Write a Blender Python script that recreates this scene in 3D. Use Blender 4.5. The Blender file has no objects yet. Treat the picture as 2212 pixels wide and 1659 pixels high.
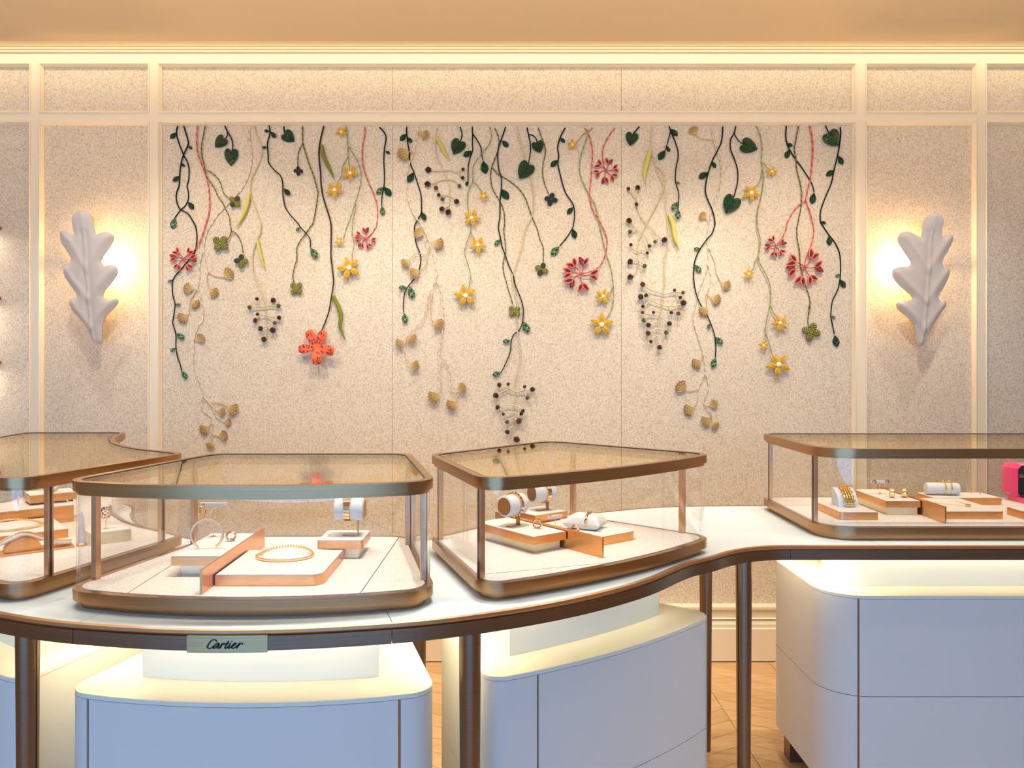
import bpy, bmesh, math, random
from mathutils import Vector, Matrix
from mathutils.geometry import delaunay_2d_cdt
random.seed(7)
scene = bpy.context.scene
COL = scene.collection
R = math.radians
# ---------------------------------------------------------------- camera
FPX, CX, CY, CAMZ = 1720.0, 1085.0, 790.0, 1.40        # focal length and horizon in the 2212x1659 frame
cam = bpy.data.cameras.new('camera'); camo = bpy.data.objects.new('camera', cam); COL.objects.link(camo)
camo.location = (0, 0, CAMZ); camo.rotation_euler = (R(90), 0, 0)
cam.sensor_fit = 'HORIZONTAL'; cam.sensor_width = 36.0; cam.lens = FPX / 2212 * 36
cam.shift_x = (1106 - CX) / 2212; cam.shift_y = -(829.5 - CY) / 2212
cam.clip_start = 0.05; cam.clip_end = 60
scene.camera = camo
# ---------------------------------------------------------------- world and lights
world = bpy.data.worlds.new('world'); scene.world = world; world.use_nodes = True
bg = world.node_tree.nodes['Background']; bg.inputs[0].default_value = (0.40, 0.60, 1.0, 1); bg.inputs[1].default_value = 0.5
vs = scene.view_settings
vs.view_transform = 'Standard'; vs.look = 'None'; vs.gamma = 1.0; vs.use_curve_mapping = False; vs.exposure = 0.0
scene.cycles.transparent_max_bounces = 32
scene.cycles.max_bounces = 10
scene.cycles.sample_clamp_indirect = 6.0
def area(name, loc, rot, sx, sy, power, col, parent=None, spread=180):
    l = bpy.data.lights.new(name, 'AREA'); l.shape = 'RECTANGLE'; l.size = sx; l.size_y = sy; l.energy = power; l.color = col
    l.spread = R(spread)
    o = bpy.data.objects.new(name, l); COL.objects.link(o); o.location = loc; o.rotation_euler = rot; o.parent = parent; return o
def spot(name, loc, target, power, col, size=70, blend=.6, rad=.03):
    l = bpy.data.lights.new(name, 'SPOT'); l.energy = power; l.color = col; l.spot_size = R(size); l.spot_blend = blend; l.shadow_soft_size = rad
    o = bpy.data.objects.new(name, l); COL.objects.link(o); o.location = loc
    o.rotation_euler = (Vector(target) - Vector(loc)).to_track_quat('-Z', 'Y').to_euler(); return o
COOL = (.17, .45, 1.0)
area('shopfront_daylight', (-1.05, -4.15, 1.45), (R(90), 0, 0), 7.0, 2.6, 268, COOL)         # daylight through the shopfront behind the camera
WALL_SPOTS = (-1.28, -.42, .44, 1.30)
for x in WALL_SPOTS:                                                                     # ceiling spots that wash the flowered panel
    spot('wall_spot', (x, 2.74, 2.86), (x, 3.82, .95), 54, (1, .89, .70), 82, .85)
for x in (-1.9, -.45, .9, 2.1):                                                          # fill spots added behind the counter to brighten floor and lower wall
    spot('aisle_fill', (x, 3.30, 2.86), (x, 3.42, 0), 34, (.90, .95, 1.0), 76, .8)
for x, y, tx, ty, e in ((-1.25, 2.2, -1.25, 2.2, 40), (-.54, 1.9, -.54, 1.9, 20), (-.06, 1.92, -.12, 1.92, 95), (1.45, 2.5, 1.45, 2.6, 16), (.75, 2.3, .75, 2.5, 6), (1.05, 1.2, 1.25, 2.4, 13)):   # ceiling downlights over the counter
    spot('counter_spot', (x, y, 2.86), (tx, ty, .9), e, (.90, .97, 1.0), 46, .7)
area('counter_fill', (.1, 1.95, 2.87), (0, 0, 0), 4.2, .12, 22, (.88, .97, 1.0), None, 110)      # soft overhead fill, added to brighten the counter top evenly
area('cove_light', (0, 3.60, 3.02), (R(68), 0, 0), 8.0, .05, 15, (1, .83, .55))          # cove strip above the ceiling edge
area('ceiling_fill', (0, 2.0, 2.40), (R(150), 0, 0), 7, .10, 48, (1, .75, .39))        # bodiless fill added above the frame to warm and brighten the ceiling
# ---------------------------------------------------------------- materials
def mat(name, col, rough=.5, metal=0., spec=.5, noise=None, bump=None, sheen=0., coat=0.):
    m = bpy.data.materials.new(name); m.use_nodes = True; nt = m.node_tree; b = nt.nodes['Principled BSDF']
    b.inputs['Base Color'].default_value = (*col, 1); b.inputs['Roughness'].default_value = rough; b.inputs['Metallic'].default_value = metal
    b.inputs['Specular IOR Level'].default_value = spec; b.inputs['Sheen Weight'].default_value = sheen; b.inputs['Coat Weight'].default_value = coat
    if noise or bump:
        tc = nt.nodes.new('ShaderNodeTexCoord')
    if noise:      # (scale xyz, amount, detail): soft tonal variation
        mp = nt.nodes.new('ShaderNodeMapping'); mp.inputs['Scale'].default_value = noise[0]; nt.links.new(tc.outputs['Object'], mp.inputs[0])
        n = nt.nodes.new('ShaderNodeTexNoise'); n.inputs['Scale'].default_value = 1; n.inputs['Detail'].default_value = noise[2]; nt.links.new(mp.outputs[0], n.inputs[0])
        r = nt.nodes.new('ShaderNodeValToRGB'); r.color_ramp.elements[0].position = .3; r.color_ramp.elements[1].position = .7
        a = noise[1]
        r.color_ramp.elements[0].color = (*[c * (1 - a) for c in col], 1); r.color_ramp.elements[1].color = (*[min(1, c * (1 + a)) for c in col], 1)
        nt.links.new(n.outputs[0], r.inputs[0]); nt.links.new(r.outputs[0], b.inputs['Base Color'])
    if bump:       # (scale xyz, strength, distance)
        mp = nt.nodes.new('ShaderNodeMapping'); mp.inputs['Scale'].default_value = bump[0]; nt.links.new(tc.outputs['Object'], mp.inputs[0])
        n = nt.nodes.new('ShaderNodeTexNoise'); n.inputs['Scale'].default_value = 1; n.inputs['Detail'].default_value = 3; nt.links.new(mp.outputs[0], n.inputs[0])
        bp = nt.nodes.new('ShaderNodeBump'); bp.inputs['Strength'].default_value = bump[1]; bp.inputs['Distance'].default_value = bump[2]
        nt.links.new(n.outputs[0], bp.inputs['Height']); nt.links.new(bp.outputs[0], b.inputs['Normal'])
    return m
def fabric(name, c0, c1, sc=(95, 95, 70)):
    m = mat(name, c0, .75, 0, .3, sheen=.1); nt = m.node_tree; b = nt.nodes['Principled BSDF']
    tc = nt.nodes.new('ShaderNodeTexCoord'); mp = nt.nodes.new('ShaderNodeMapping'); mp.inputs['Scale'].default_value = sc
    n = nt.nodes.new('ShaderNodeTexNoise'); n.inputs['Scale'].default_value = 1; n.inputs['Detail'].default_value = 1.5; n.inputs['Distortion'].default_value = .8
    nt.links.new(tc.outputs['Object'], mp.inputs[0]); nt.links.new(mp.outputs[0], n.inputs[0])
    s = nt.nodes.new('ShaderNodeMath'); s.operation = 'SUBTRACT'; s.inputs[1].default_value = .5; nt.links.new(n.outputs[0], s.inputs[0])
    a = nt.nodes.new('ShaderNodeMath'); a.operation = 'ABSOLUTE'; nt.links.new(s.outputs[0], a.inputs[0])
    r = nt.nodes.new('ShaderNodeValToRGB'); r.color_ramp.elements[0].position = .012; r.color_ramp.elements[1].position = .075
    r.color_ramp.elements[0].color = (*c1, 1); r.color_ramp.elements[1].color = (*c0, 1)
    nt.links.new(a.outputs[0], r.inputs[0]); nt.links.new(r.outputs[0], b.inputs['Base Color'])
    bp = nt.nodes.new('ShaderNodeBump'); bp.inputs['Strength'].default_value = .5; bp.inputs['Distance'].default_value = .002
    nt.links.new(r.outputs[0], bp.inputs['Height']); nt.links.new(bp.outputs[0], b.inputs['Normal'])
    return m
def glass(name, tint=(1, 1, 1), refl=(1, 1, 1)):
    m = bpy.data.materials.new(name); m.use_nodes = True; nt = m.node_tree; nt.nodes.clear()
    o = nt.nodes.new('ShaderNodeOutputMaterial'); mx = nt.nodes.new('ShaderNodeMixShader'); t = nt.nodes.new('ShaderNodeBsdfTransparent')
    g = nt.nodes.new('ShaderNodeBsdfGlossy'); g.inputs['Roughness'].default_value = 0; g.inputs[0].default_value = (*refl, 1); t.inputs[0].default_value = (*tint, 1)
    f = nt.nodes.new('ShaderNodeFresnel'); ge = nt.nodes.new('ShaderNodeNewGeometry'); mr = nt.nodes.new('ShaderNodeMapRange')
    mr.inputs['To Min'].default_value = 1.45; mr.inputs['To Max'].default_value = 1 / 1.45
    nt.links.new(ge.outputs['Backfacing'], mr.inputs['Value']); nt.links.new(mr.outputs[0], f.inputs[0])
    nt.links.new(f.outputs[0], mx.inputs[0]); nt.links.new(t.outputs[0], mx.inputs[1]); nt.links.new(g.outputs[0], mx.inputs[2]); nt.links.new(mx.outputs[0], o.inputs[0])
    return m
def speckle(name, cols, scale=160, rough=.4, spec=.5, bump=.6, dist=.003):
    m = mat(name, cols[0], rough, 0, spec); nt = m.node_tree; b = nt.nodes['Principled BSDF']
    tc = nt.nodes.new('ShaderNodeTexCoord'); v = nt.nodes.new('ShaderNodeTexVoronoi'); v.inputs['Scale'].default_value = scale
    nt.links.new(tc.outputs['Object'], v.inputs[0])
    sx = nt.nodes.new('ShaderNodeSeparateColor'); nt.links.new(v.outputs['Color'], sx.inputs[0])
    r = nt.nodes.new('ShaderNodeValToRGB'); r.color_ramp.interpolation = 'CONSTANT'
    while len(r.color_ramp.elements) < len(cols): r.color_ramp.elements.new(.5)
    for i, c in enumerate(cols):
        r.color_ramp.elements[i].position = i / len(cols); r.color_ramp.elements[i].color = (*c, 1)
    nt.links.new(sx.outputs[0], r.inputs[0]); nt.links.new(r.outputs[0], b.inputs['Base Color'])
    bp = nt.nodes.new('ShaderNodeBump'); bp.invert = True; bp.inputs['Strength'].default_value = bump; bp.inputs['Distance'].default_value = dist
    nt.links.new(v.outputs['Distance'], bp.inputs['Height']); nt.links.new(bp.outputs[0], b.inputs['Normal'])
    return m
def emit(name, col, s):
    m = bpy.data.materials.new(name); m.use_nodes = True; b = m.node_tree.nodes['Principled BSDF']
    b.inputs['Emission Color'].default_value = (*col, 1); b.inputs['Emission Strength'].default_value = s; return m
def wood(name, c0, c1, c2):
    m = mat(name, c0, .32, 0, .5); nt = m.node_tree; b = nt.nodes['Principled BSDF']
    tc = nt.nodes.new('ShaderNodeTexCoord'); oi = nt.nodes.new('ShaderNodeObjectInfo')
    mp = nt.nodes.new('ShaderNodeMapping'); mp.inputs['Scale'].default_value = (6, 60, 30)
    nt.links.new(tc.outputs['Object'], mp.inputs[0])
    ad = nt.nodes.new('ShaderNodeVectorMath'); ad.operation = 'ADD'; nt.links.new(mp.outputs[0], ad.inputs[0])
    mu = nt.nodes.new('ShaderNodeMath'); mu.operation = 'MULTIPLY'; mu.inputs[1].default_value = 40; nt.links.new(oi.outputs['Random'], mu.inputs[0]); nt.links.new(mu.outputs[0], ad.inputs[1])
    n = nt.nodes.new('ShaderNodeTexNoise'); n.inputs['Scale'].default_value = 1; n.inputs['Detail'].default_value = 4; n.inputs['Distortion'].default_value = .6
    nt.links.new(ad.outputs[0], n.inputs[0])
    r = nt.nodes.new('ShaderNodeValToRGB'); r.color_ramp.elements[0].position = .3; r.color_ramp.elements[1].position = .72
    r.color_ramp.elements[0].color = (*c1, 1); r.color_ramp.elements[1].color = (*c0, 1)
    nt.links.new(n.outputs[0], r.inputs[0])
    mx = nt.nodes.new('ShaderNodeMix'); mx.data_type = 'RGBA'; mx.blend_type = 'MULTIPLY'; mx.inputs['B'].default_value = (*c2, 1)
    nt.links.new(oi.outputs['Random'], mx.inputs[0]); nt.links.new(r.outputs[0], mx.inputs['A']); nt.links.new(mx.outputs['Result'], b.inputs['Base Color'])
    return m
M = {}
M['paint'] = mat('cream_paint', (.84, .715, .51), .38, 0, .4)
M['ceiling'] = mat('ceiling_paint', (.78, .62, .42), .7, 0, .2)
M['fabric'] = fabric('woven_wallcovering', (.75, .65, .495), (.55, .415, .26), (120, 120, 90))
M['gap'] = mat('dark_seam', (.10, .07, .05), .8)
M['floorwood'] = wood('oak_parquet', (.76, .49, .24), (.58, .33, .14), (.84, .80, .74))
M['bronze'] = mat('brushed_bronze', (.45, .25, .115), .30, 1, noise=((3, 3, 400), .10, 2))
M['bronze_dark'] = mat('dark_bronze_band', (.25, .17, .115), .36, 1, noise=((3, 3, 500), .12, 2))
M['copper'] = mat('brushed_copper', (.80, .40, .15), .30, 1, noise=((30, 30, 900), .12, 2))
M['copper_post'] = mat('copper_post', (.62, .38, .22), .32, 1)
M['brass'] = mat('brushed_brass', (.58, .47, .24), .34, 1, noise=((4, 4, 700), .10, 2))
M['ink'] = mat('engraved_black', (.010, .012, .016), .5)
M['leather'] = mat('pale_leather', (.70, .74, .715), .62, 0, .22, noise=((6, 6, 6), .03, 2), bump=((700, 700, 700), .08, .001))
M['cabinet'] = mat('cream_leather_panel', (.74, .72, .65), .55, 0, .3, bump=((500, 500, 500), .06, .001))
M['cabtop'] = mat('cream_top', (.82, .78, .65), .5, 0, .3)
M['seal'] = mat('black_seal', (.02, .018, .016), .5)
M['glass'] = glass('case_glass')
M['topglass'] = glass('warm_tinted_glass', (.985, .945, .86), (1, .90, .72))
M['crystal'] = glass('clear_acrylic', (.97, .98, 1))
M['suede'] = mat('white_suede', (.68, .635, .61), .85, 0, .2, noise=((420, 420, 420), .26, 3), bump=((600, 600, 600), .3, .001))
M['white'] = mat('white_display_leather', (.69, .665, .64), .6, 0, .3)
M['riser'] = mat('champagne_riser', (.80, .70, .46), .32, .6)
M['gold'] = mat('yellow_gold', (1.0, .70, .32), .16, 1)
M['rose'] = mat('rose_gold', (.95, .58, .36), .16, 1)
M['steel'] = mat('white_gold', (.85, .85, .88), .14, 1)
M['gem'] = mat('dark_stones', (.02, .02, .05), .1, 0, .8)
M['diamond'] = mat('pave_stones', (.92, .92, .95), .08, .5, 1)
M['pinkbox'] = mat('pink_lacquer', (.85, .02, .16), .25, 0, .5, coat=.5)
M['blackvelvet'] = mat('black_velvet', (.012, .011, .013), .8)
M['plaster'] = mat('white_plaster', (.50, .435, .375), .55, 0, .3)
M['bulb'] = emit('warm_bulb', (1, .72, .38), 14)
M['led'] = emit('led_diffuser', (1, .86, .66), 5)
# embroidery
M['navy'] = mat('dark_green_cord', (.004, .010, .009), .7, 0, .15)
M['leafdark'] = speckle('dark_green_beads', [(.004, .022, .014), (.008, .045, .020), (.015, .085, .03)], 12, .35, .5, .6, .03)
M['leaflight'] = speckle('pale_green_beads', [(.02, .09, .04), (.10, .24, .09), (.30, .46, .22), (.01, .05, .02)], 9, .35, .5, .6, .03)
M['heart'] = speckle('emerald_sequins', [(.003, .030, .014), (.004, .060, .022), (.01, .17, .05), (.002, .016, .010)], 26, .22, .8, .7, .02)
M['olive'] = mat('olive_thread', (.28, .25, .035), .6)
M['olivedark'] = mat('black_green_thread', (.022, .026, .010), .6)
M['cloverg'] = mat('clover_gold_thread', (.38, .33, .045), .45)
M['cloverd'] = mat('clover_dark_thread', (.075, .085, .014), .55)
M['cloverk'] = mat('clover_black_thread', (.012, .018, .014), .5)
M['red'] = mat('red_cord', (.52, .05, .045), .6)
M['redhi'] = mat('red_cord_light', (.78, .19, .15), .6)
M['coral'] = mat('coral_thread', (.80, .14, .09), .55)
M['coraldark'] = mat('maroon_thread', (.20, .02, .02), .6)
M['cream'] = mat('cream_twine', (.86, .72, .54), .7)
M['creamdark'] = mat('cream_twine_dark', (.60, .42, .28), .7)  # darker strand of the two-tone cream twist
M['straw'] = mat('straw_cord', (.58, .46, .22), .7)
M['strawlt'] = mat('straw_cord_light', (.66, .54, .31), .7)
M['tan'] = mat('tan_thread', (.46, .28, .08), .6)
M['tanlt'] = mat('tan_thread_light', (.62, .43, .18), .6)
M['rust'] = mat('rust_beads', (.34, .09, .03), .4)
M['pod'] = mat('yellow_pod_thread', (.62, .56, .11), .55, 0, .5, bump=((900, 900, 60), .6, .002))
M['podgreen'] = mat('green_pod_velvet', (.20, .22, .02), .8, 0, .3, bump=((500, 500, 500), .5, .002), noise=((300, 300, 300), .3, 2))
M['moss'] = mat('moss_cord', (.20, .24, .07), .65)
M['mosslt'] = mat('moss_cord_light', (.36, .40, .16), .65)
M['brown'] = mat('brown_cord', (.028, .014, .009), .7, 0, .2)
M['yellow'] = mat('yellow_thread', (.80, .46, .035), .5)
M['yellowdk'] = mat('ochre_thread', (.30, .13, .012), .6)
M['pearl'] = mat('cream_pearl', (.92, .78, .60), .35)
M['berry'] = speckle('dark_berry_beads', [(.10, .006, .010), (.03, .004, .008), (.22, .02, .02), (.30, .20, .05), (.05, .004, .006)], 3.2, .3, .6, .8, .2)
M['berryred'] = speckle('red_berry_beads', [(.26, .02, .02), (.12, .008, .01), (.40, .06, .05)], 3.2, .3, .6, .8, .2)
M['berrygreen'] = speckle('green_berry_beads', [(.20, .28, .02), (.30, .38, .04), (.14, .18, .02)], 3.2, .3, .6, .8, .2)
M['berrytan'] = speckle('tan_berry_beads', [(.36, .20, .05), (.46, .30, .10), (.25, .12, .03)], 3.2, .3, .6, .8, .2)
M['lily'] = mat('orange_lily_felt', (.80, .13, .055), .7, 0, .3, noise=((60, 60, 60), .14, 2))
# ---------------------------------------------------------------- mesh helpers
class MB:
    def __init__(s): s.v = []; s.f = []; s.m = []
    def add(s, vs, fs, mi=0):
        o = len(s.v); s.v += [tuple(p) for p in vs]
        for k, f in enumerate(fs): s.f.append([o + i for i in f]); s.m.append(mi if isinstance(mi, int) else mi[k])
    def box(s, x0, x1, y0, y1, z0, z1, mi=0):
        s.add([(x0, y0, z0), (x1, y0, z0), (x1, y1, z0), (x0, y1, z0), (x0, y0, z1), (x1, y0, z1), (x1, y1, z1), (x0, y1, z1)],
              [(0, 3, 2, 1), (4, 5, 6, 7), (0, 1, 5, 4), (1, 2, 6, 5), (2, 3, 7, 6), (3, 0, 4, 7)], mi)
    def prism(s, poly, z0, z1, mi=0, bev=0):
        n = len(poly)
        if area2(poly) < 0: poly = poly[::-1]
        if bev:
            pin = inset(poly, bev); rings = [(poly, z0), (poly, z1 - bev), (pin, z1)]
        else: rings = [(poly, z0), (poly, z1)]
        vs = [(x, y, z) for pl, z in rings for x, y in pl]; fs = [tuple(range(n))[::-1]]
        for r in range(len(rings) - 1):
            for i in range(n): j = (i + 1) % n; fs.append((r * n + i, r * n + j, r * n + n + j, r * n + n + i))
        fs.append(tuple(range((len(rings) - 1) * n, len(rings) * n))); s.add(vs, fs, mi)
    def ring(s, outer, inner, z0, z1, mi=0):
        n = len(outer); vs = [(x, y, z) for z in (z0, z1) for x, y in outer] + [(x, y, z) for z in (z0, z1) for x, y in inner]; fs = []
        for i in range(n):
            j = (i + 1) % n
            fs += [(i, j, n + j, n + i), (2 * n + j, 2 * n + i, 3 * n + i, 3 * n + j), (n + i, n + j, 3 * n + j, 3 * n + i), (j, i, 2 * n + i, 2 * n + j)]
        s.add(vs, fs, mi)
    def strip(s, outer, inner, z0, z1, mi=0):       # open wall between two polylines
        n = len(outer); vs = [(x, y, z) for z in (z0, z1) for x, y in outer] + [(x, y, z) for z in (z0, z1) for x, y in inner]; fs = []
        for i in range(n - 1):
            j = i + 1
            fs += [(i, j, n + j, n + i), (2 * n + j, 2 * n + i, 3 * n + i, 3 * n + j), (n + i, n + j, 3 * n + j, 3 * n + i), (j, i, 2 * n + i, 2 * n + j)]
        e = n - 1; fs += [(0, n, 3 * n, 2 * n), (e, 2 * n + e, 3 * n + e, n + e)]; s.add(vs, fs, mi)
    def tube(s, pts, r, k=6, closed=False, mi=0, cap=True, twist=None):
        pts = [Vector(p) for p in pts]; n = len(pts); rs = r if isinstance(r, (list, tuple)) else [r] * n; vs = []; fs = []; ms = []
        T = [((pts[(i + 1) % n] if closed else pts[min(i + 1, n - 1)]) - (pts[i - 1] if closed else pts[max(i - 1, 0)])).normalized() for i in range(n)]
        a = Vector((0, 0, 1)) if abs(T[0].z) < .9 else Vector((0, 1, 0)); N = (a - T[0] * a.dot(T[0])).normalized()
        for i in range(n):
            if i: N = (N - T[i] * N.dot(T[i])); N = N.normalized() if N.length > 1e-9 else T[i].orthogonal().normalized()
            B = T[i].cross(N)
            for q in range(k):
                t = 2 * math.pi * q / k; vs.append(pts[i] + (N * math.cos(t) + B * math.sin(t)) * rs[i])
        for i in range(n if closed else n - 1):
            for q in range(k):
                j = (i + 1) % n; fs.append((i * k + q, i * k + (q + 1) % k, j * k + (q + 1) % k, j * k + q)); ms.append(mi if twist is None else (1 if ((i + q) % twist[0]) < twist[1] else 0))
        if cap and not closed:
            fs += [tuple(range(k))[::-1], tuple(range((n - 1) * k, n * k))]; ms += [mi, mi]
        s.add(vs, fs, ms)
    def lathe(s, prof, c=(0, 0, 0), k=16, mi=0, axis='Z'):
        vs = []; fs = []; n = len(prof)
        for r, h in prof:
            for q in range(k):
                t = 2 * math.pi * q / k; a, b = r * math.cos(t), r * math.sin(t)
                p = (a, b, h) if axis == 'Z' else ((h, a, b) if axis == 'X' else (b, h, a)); vs.append((c[0] + p[0], c[1] + p[1], c[2] + p[2]))
        for i in range(n - 1):
            for q in range(k): fs.append((i * k + q, i * k + (q + 1) % k, (i + 1) * k + (q + 1) % k, (i + 1) * k + q))
        fs += [tuple(range(k))[::-1], tuple(range((n - 1) * k, n * k))]; s.add(vs, fs, mi)
    def ball(s, c, r, k=8, mi=0, sc=(1, 1, 1)):
        vs = [(c[0], c[1], c[2] - r * sc[2])]; fs = []; h = k // 2
        for i in range(1, h):
            t = math.pi * i / h
            for q in range(k): p = 2 * math.pi * q / k; vs.append((c[0] + r * sc[0] * math.sin(t) * math.cos(p), c[1] + r * sc[1] * math.sin(t) * math.sin(p), c[2] - r * sc[2] * math.cos(t)))
        vs.append((c[0], c[1], c[2] + r * sc[2])); e = len(vs) - 1
        for q in range(k): fs.append((0, 1 + (q + 1) % k, 1 + q)); fs.append((e, 1 + (h - 2) * k + q, 1 + (h - 2) * k + (q + 1) % k))
        for i in range(h - 2):
            for q in range(k): fs.append((1 + i * k + q, 1 + i * k + (q + 1) % k, 1 + (i + 1) * k + (q + 1) % k, 1 + (i + 1) * k + q))
        s.add(vs, fs, mi)
    def mesh(s, name, mats, ang=35):
        me = bpy.data.meshes.new(name); me.from_pydata(s.v, [], s.f)
        for m in (mats if isinstance(mats, (list, tuple)) else [mats]): me.materials.append(M[m])
        me.polygons.foreach_set('material_index', s.m); me.polygons.foreach_set('use_smooth', [True] * len(s.f)); me.update()
        me.set_sharp_from_angle(angle=R(ang)); return me
    def build(s, name, mats, parent=None, ang=35): return place(name, s.mesh(name, mats, ang), parent)
def place(name, me, parent=None, loc=None, rot=None, sc=None):
    o = bpy.data.objects.new(name, me); COL.objects.link(o); o.parent = parent
    if loc is not None: o.location = loc
    if rot is not None: o.rotation_euler = rot
    if sc is not None: o.scale = sc
    return o
def tag(o, label, cat, group=None):
    o['label'] = label; o['category'] = cat
    if group: o['group'] = group
    return o
def thing(name, label, cat, loc=(0, 0, 0), rz=0, group=None):
    o = place(name, None, None, loc, (0, 0, rz)); o.empty_display_size = .02; return tag(o, label, cat, group)
def struct(o): o['kind'] = 'structure'; return o
def area2(p): return sum(p[i][0] * p[(i + 1) % len(p)][1] - p[(i + 1) % len(p)][0] * p[i][1] for i in range(len(p)))
def dedupe(p):
    q = p[:1]
    for a in p[1:]:
        if math.dist(a, q[-1]) > 1e-4: q.append(a)
    if q and math.dist(q[0], q[-1]) < 1e-4: q.pop()
    return q
def inset(poly, d):      # move every vertex inwards by d (counter-clockwise polygons)
    n = len(poly); s = 1 if area2(poly) > 0 else -1; out = []
    for i in range(n):
        a, b, c = Vector(poly[i - 1]), Vector(poly[i]), Vector(poly[(i + 1) % n]); t1 = (b - a).normalized(); t2 = (c - b).normalized()
        n1 = Vector((-t1.y, t1.x)) * s; n2 = Vector((-t2.y, t2.x)) * s; m = n1 + n2; m = m / max(.35, m.dot(m) / 2) if m.length > 1e-6 else n1
        out.append((b.x + m.x * d, b.y + m.y * d))
    return out
def fillet(pts):          # (x, y, r) corners -> rounded polygon
    out = []; n = len(pts)
    for i in range(n):
        x, y, r = pts[i]
        if r <= 0: out.append((x, y)); continue
        p = Vector((x, y)); a = (Vector(pts[i - 1][:2]) - p); b = (Vector(pts[(i + 1) % n][:2]) - p); la, lb = a.length, b.length; a /= la; b /= lb
        th = math.acos(max(-1, min(1, a.dot(b)))); t = min(r / math.tan(th / 2), .48 * la, .48 * lb) ; r2 = t * math.tan(th / 2)
        c = p + (a + b).normalized() * (r2 / math.sin(th / 2)); s = p + a * t - c; e = p + b * t - c
        a0 = math.atan2(s.y, s.x); da = (math.atan2(e.y, e.x) - a0 + math.pi) % (2 * math.pi) - math.pi; k = 9
        out += [(c.x + r2 * math.cos(a0 + da * q / k), c.y + r2 * math.sin(a0 + da * q / k)) for q in range(k + 1)]
    return dedupe(out)
def arc_edge(p, q, bulge, n=12):      # interior points of a slightly bowed edge
    p, q = Vector(p), Vector(q); d = q - p; nn = Vector((d.y, -d.x)).normalized()
    return [(*(p + d * (i / n) + nn * bulge * 4 * (i / n) * (1 - i / n)), 0) for i in range(2, n - 1)]
def catmull(pts, step):
    P = [Vector(p) for p in pts]; out = [P[0]]
    for i in range(len(P) - 1):
        p0, p1, p2, p3 = P[max(i - 1, 0)], P[i], P[i + 1], P[min(i + 2, len(P) - 1)]; k = max(1, int(round((p2 - p1).length / step)))
        for q in range(1, k + 1):
            t = q / k; out.append(.5 * ((2 * p1) + (p2 - p0) * t + (2 * p0 - 5 * p1 + 4 * p2 - p3) * t * t + (3 * p1 - p0 - 3 * p2 + p3) * t ** 3))
    return out
def cut(line, s0, s1):      # part of a polyline between two arc lengths
    out = []; L = 0
    for a, b in zip(line, line[1:]):
        d = math.dist(a, b)
        if L + d >= s0 and L <= s1:
            for t in (max(0, (s0 - L) / d), min(1, (s1 - L) / d)): out.append((a[0] + (b[0] - a[0]) * t, a[1] + (b[1] - a[1]) * t))
        L += d
    q = [out[0]]
    for p in out[1:]:
        if math.dist(p, q[-1]) > 1e-5: q.append(p)
    return q
def arclen_at(line, pt):      # arc length of the point on the line nearest to pt
    best = (9, 0); L = 0
    for a, b in zip(line, line[1:]):
        d = math.dist(a, b); t = max(0, min(1, ((pt[0] - a[0]) * (b[0] - a[0]) + (pt[1] - a[1]) * (b[1] - a[1])) / d / d))
        e = math.dist(pt, (a[0] + (b[0] - a[0]) * t, a[1] + (b[1] - a[1]) * t))
        if e < best[0]: best = (e, L + d * t)
        L += d
    return best[1]
def offset_line(line, d):      # shift an open polyline to its left by d
    n = len(line); out = []
    for i in range(n):
        a = Vector(line[max(i - 1, 0)]); b = Vector(line[min(i + 1, n - 1)]); t = (b - a).normalized(); out.append((line[i][0] - t.y * d, line[i][1] + t.x * d))
    return out
def total(line): return sum(math.dist(a, b) for a, b in zip(line, line[1:]))
def clip(poly, a, b, c):      # keep a*x + b*y <= c
    out = []; n = len(poly)
    for i in range(n):
        p, q = poly[i], poly[(i + 1) % n]; fp, fq = a * p[0] + b * p[1] - c, a * q[0] + b * q[1] - c
        if fp <= 0: out.append(p)
        if fp * fq < 0: t = fp / (fp - fq); out.append((p[0] + (q[0] - p[0]) * t, p[1] + (q[1] - p[1]) * t))
    return dedupe(out)
# ================================================================ the room
WY = 3.82; WS = WY / FPX
def wx(px): return (px - CX) * WS
def wz(py): return CAMZ - (py - CY) * WS
XL, XR = -5.0, 5.0
mb = MB(); mb.box(XL, XR, -4.2, WY + .2, -.08, -.006); floor = struct(mb.build('floor', 'floorwood'))
# chevron parquet, laid as single planks where the photograph shows the floor
CW, PW = .36, .10
def plank_mesh(sgn):
    m = MB(); g = .0012; k = CW * .55 * sgn
    x0, x1 = g, CW - g; y0, y1 = g, PW - g
    m.prism([(x0, y0), (x1, y0 + k), (x1, y1 + k), (x0, y1)], -.006, 0)
    return m.mesh('plank', 'floorwood')
pm = [plank_mesh(1), plank_mesh(-1)]
for c in range(10):
    for r in range(25):
        y = 1.35 + r * PW + (0 if c % 2 == 0 else CW * .55)
        if y + PW < WY - .03 and y > 1.3: place('plank', pm[c % 2], floor, (-1.62 + c * CW, y, 0))
mb = MB(); mb.box(XL, XR, WY, WY + .2, -.05, 3.3); wall = struct(mb.build('wall_back', 'paint'))
mb = MB(); mb.box(XL - .2, XL, -4.2, WY, -.05, 3.3); struct(mb.build('wall_left', 'paint'))
mb = MB(); mb.box(XR, XR + .2, -4.2, WY, -.05, 3.3); struct(mb.build('wall_right', 'paint'))
mb = MB(); mb.box(XL, XR, -4.4, -4.2, 2.75, 3.3); mb.box(XL, -4.6, -4.4, -4.2, -.05, 2.75); mb.box(2.5, XR, -4.4, -4.2, -.05, 2.75); mb.box(-4.6, 2.5, -4.4, -4.2, -.05, .15)
struct(mb.build('wall_front', 'paint'))
wf = MB()
for x in (-4.6, -2.25, .10, 2.44): wf.box(x, x + .06, -4.36, -4.24, .15, 2.75)
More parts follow.
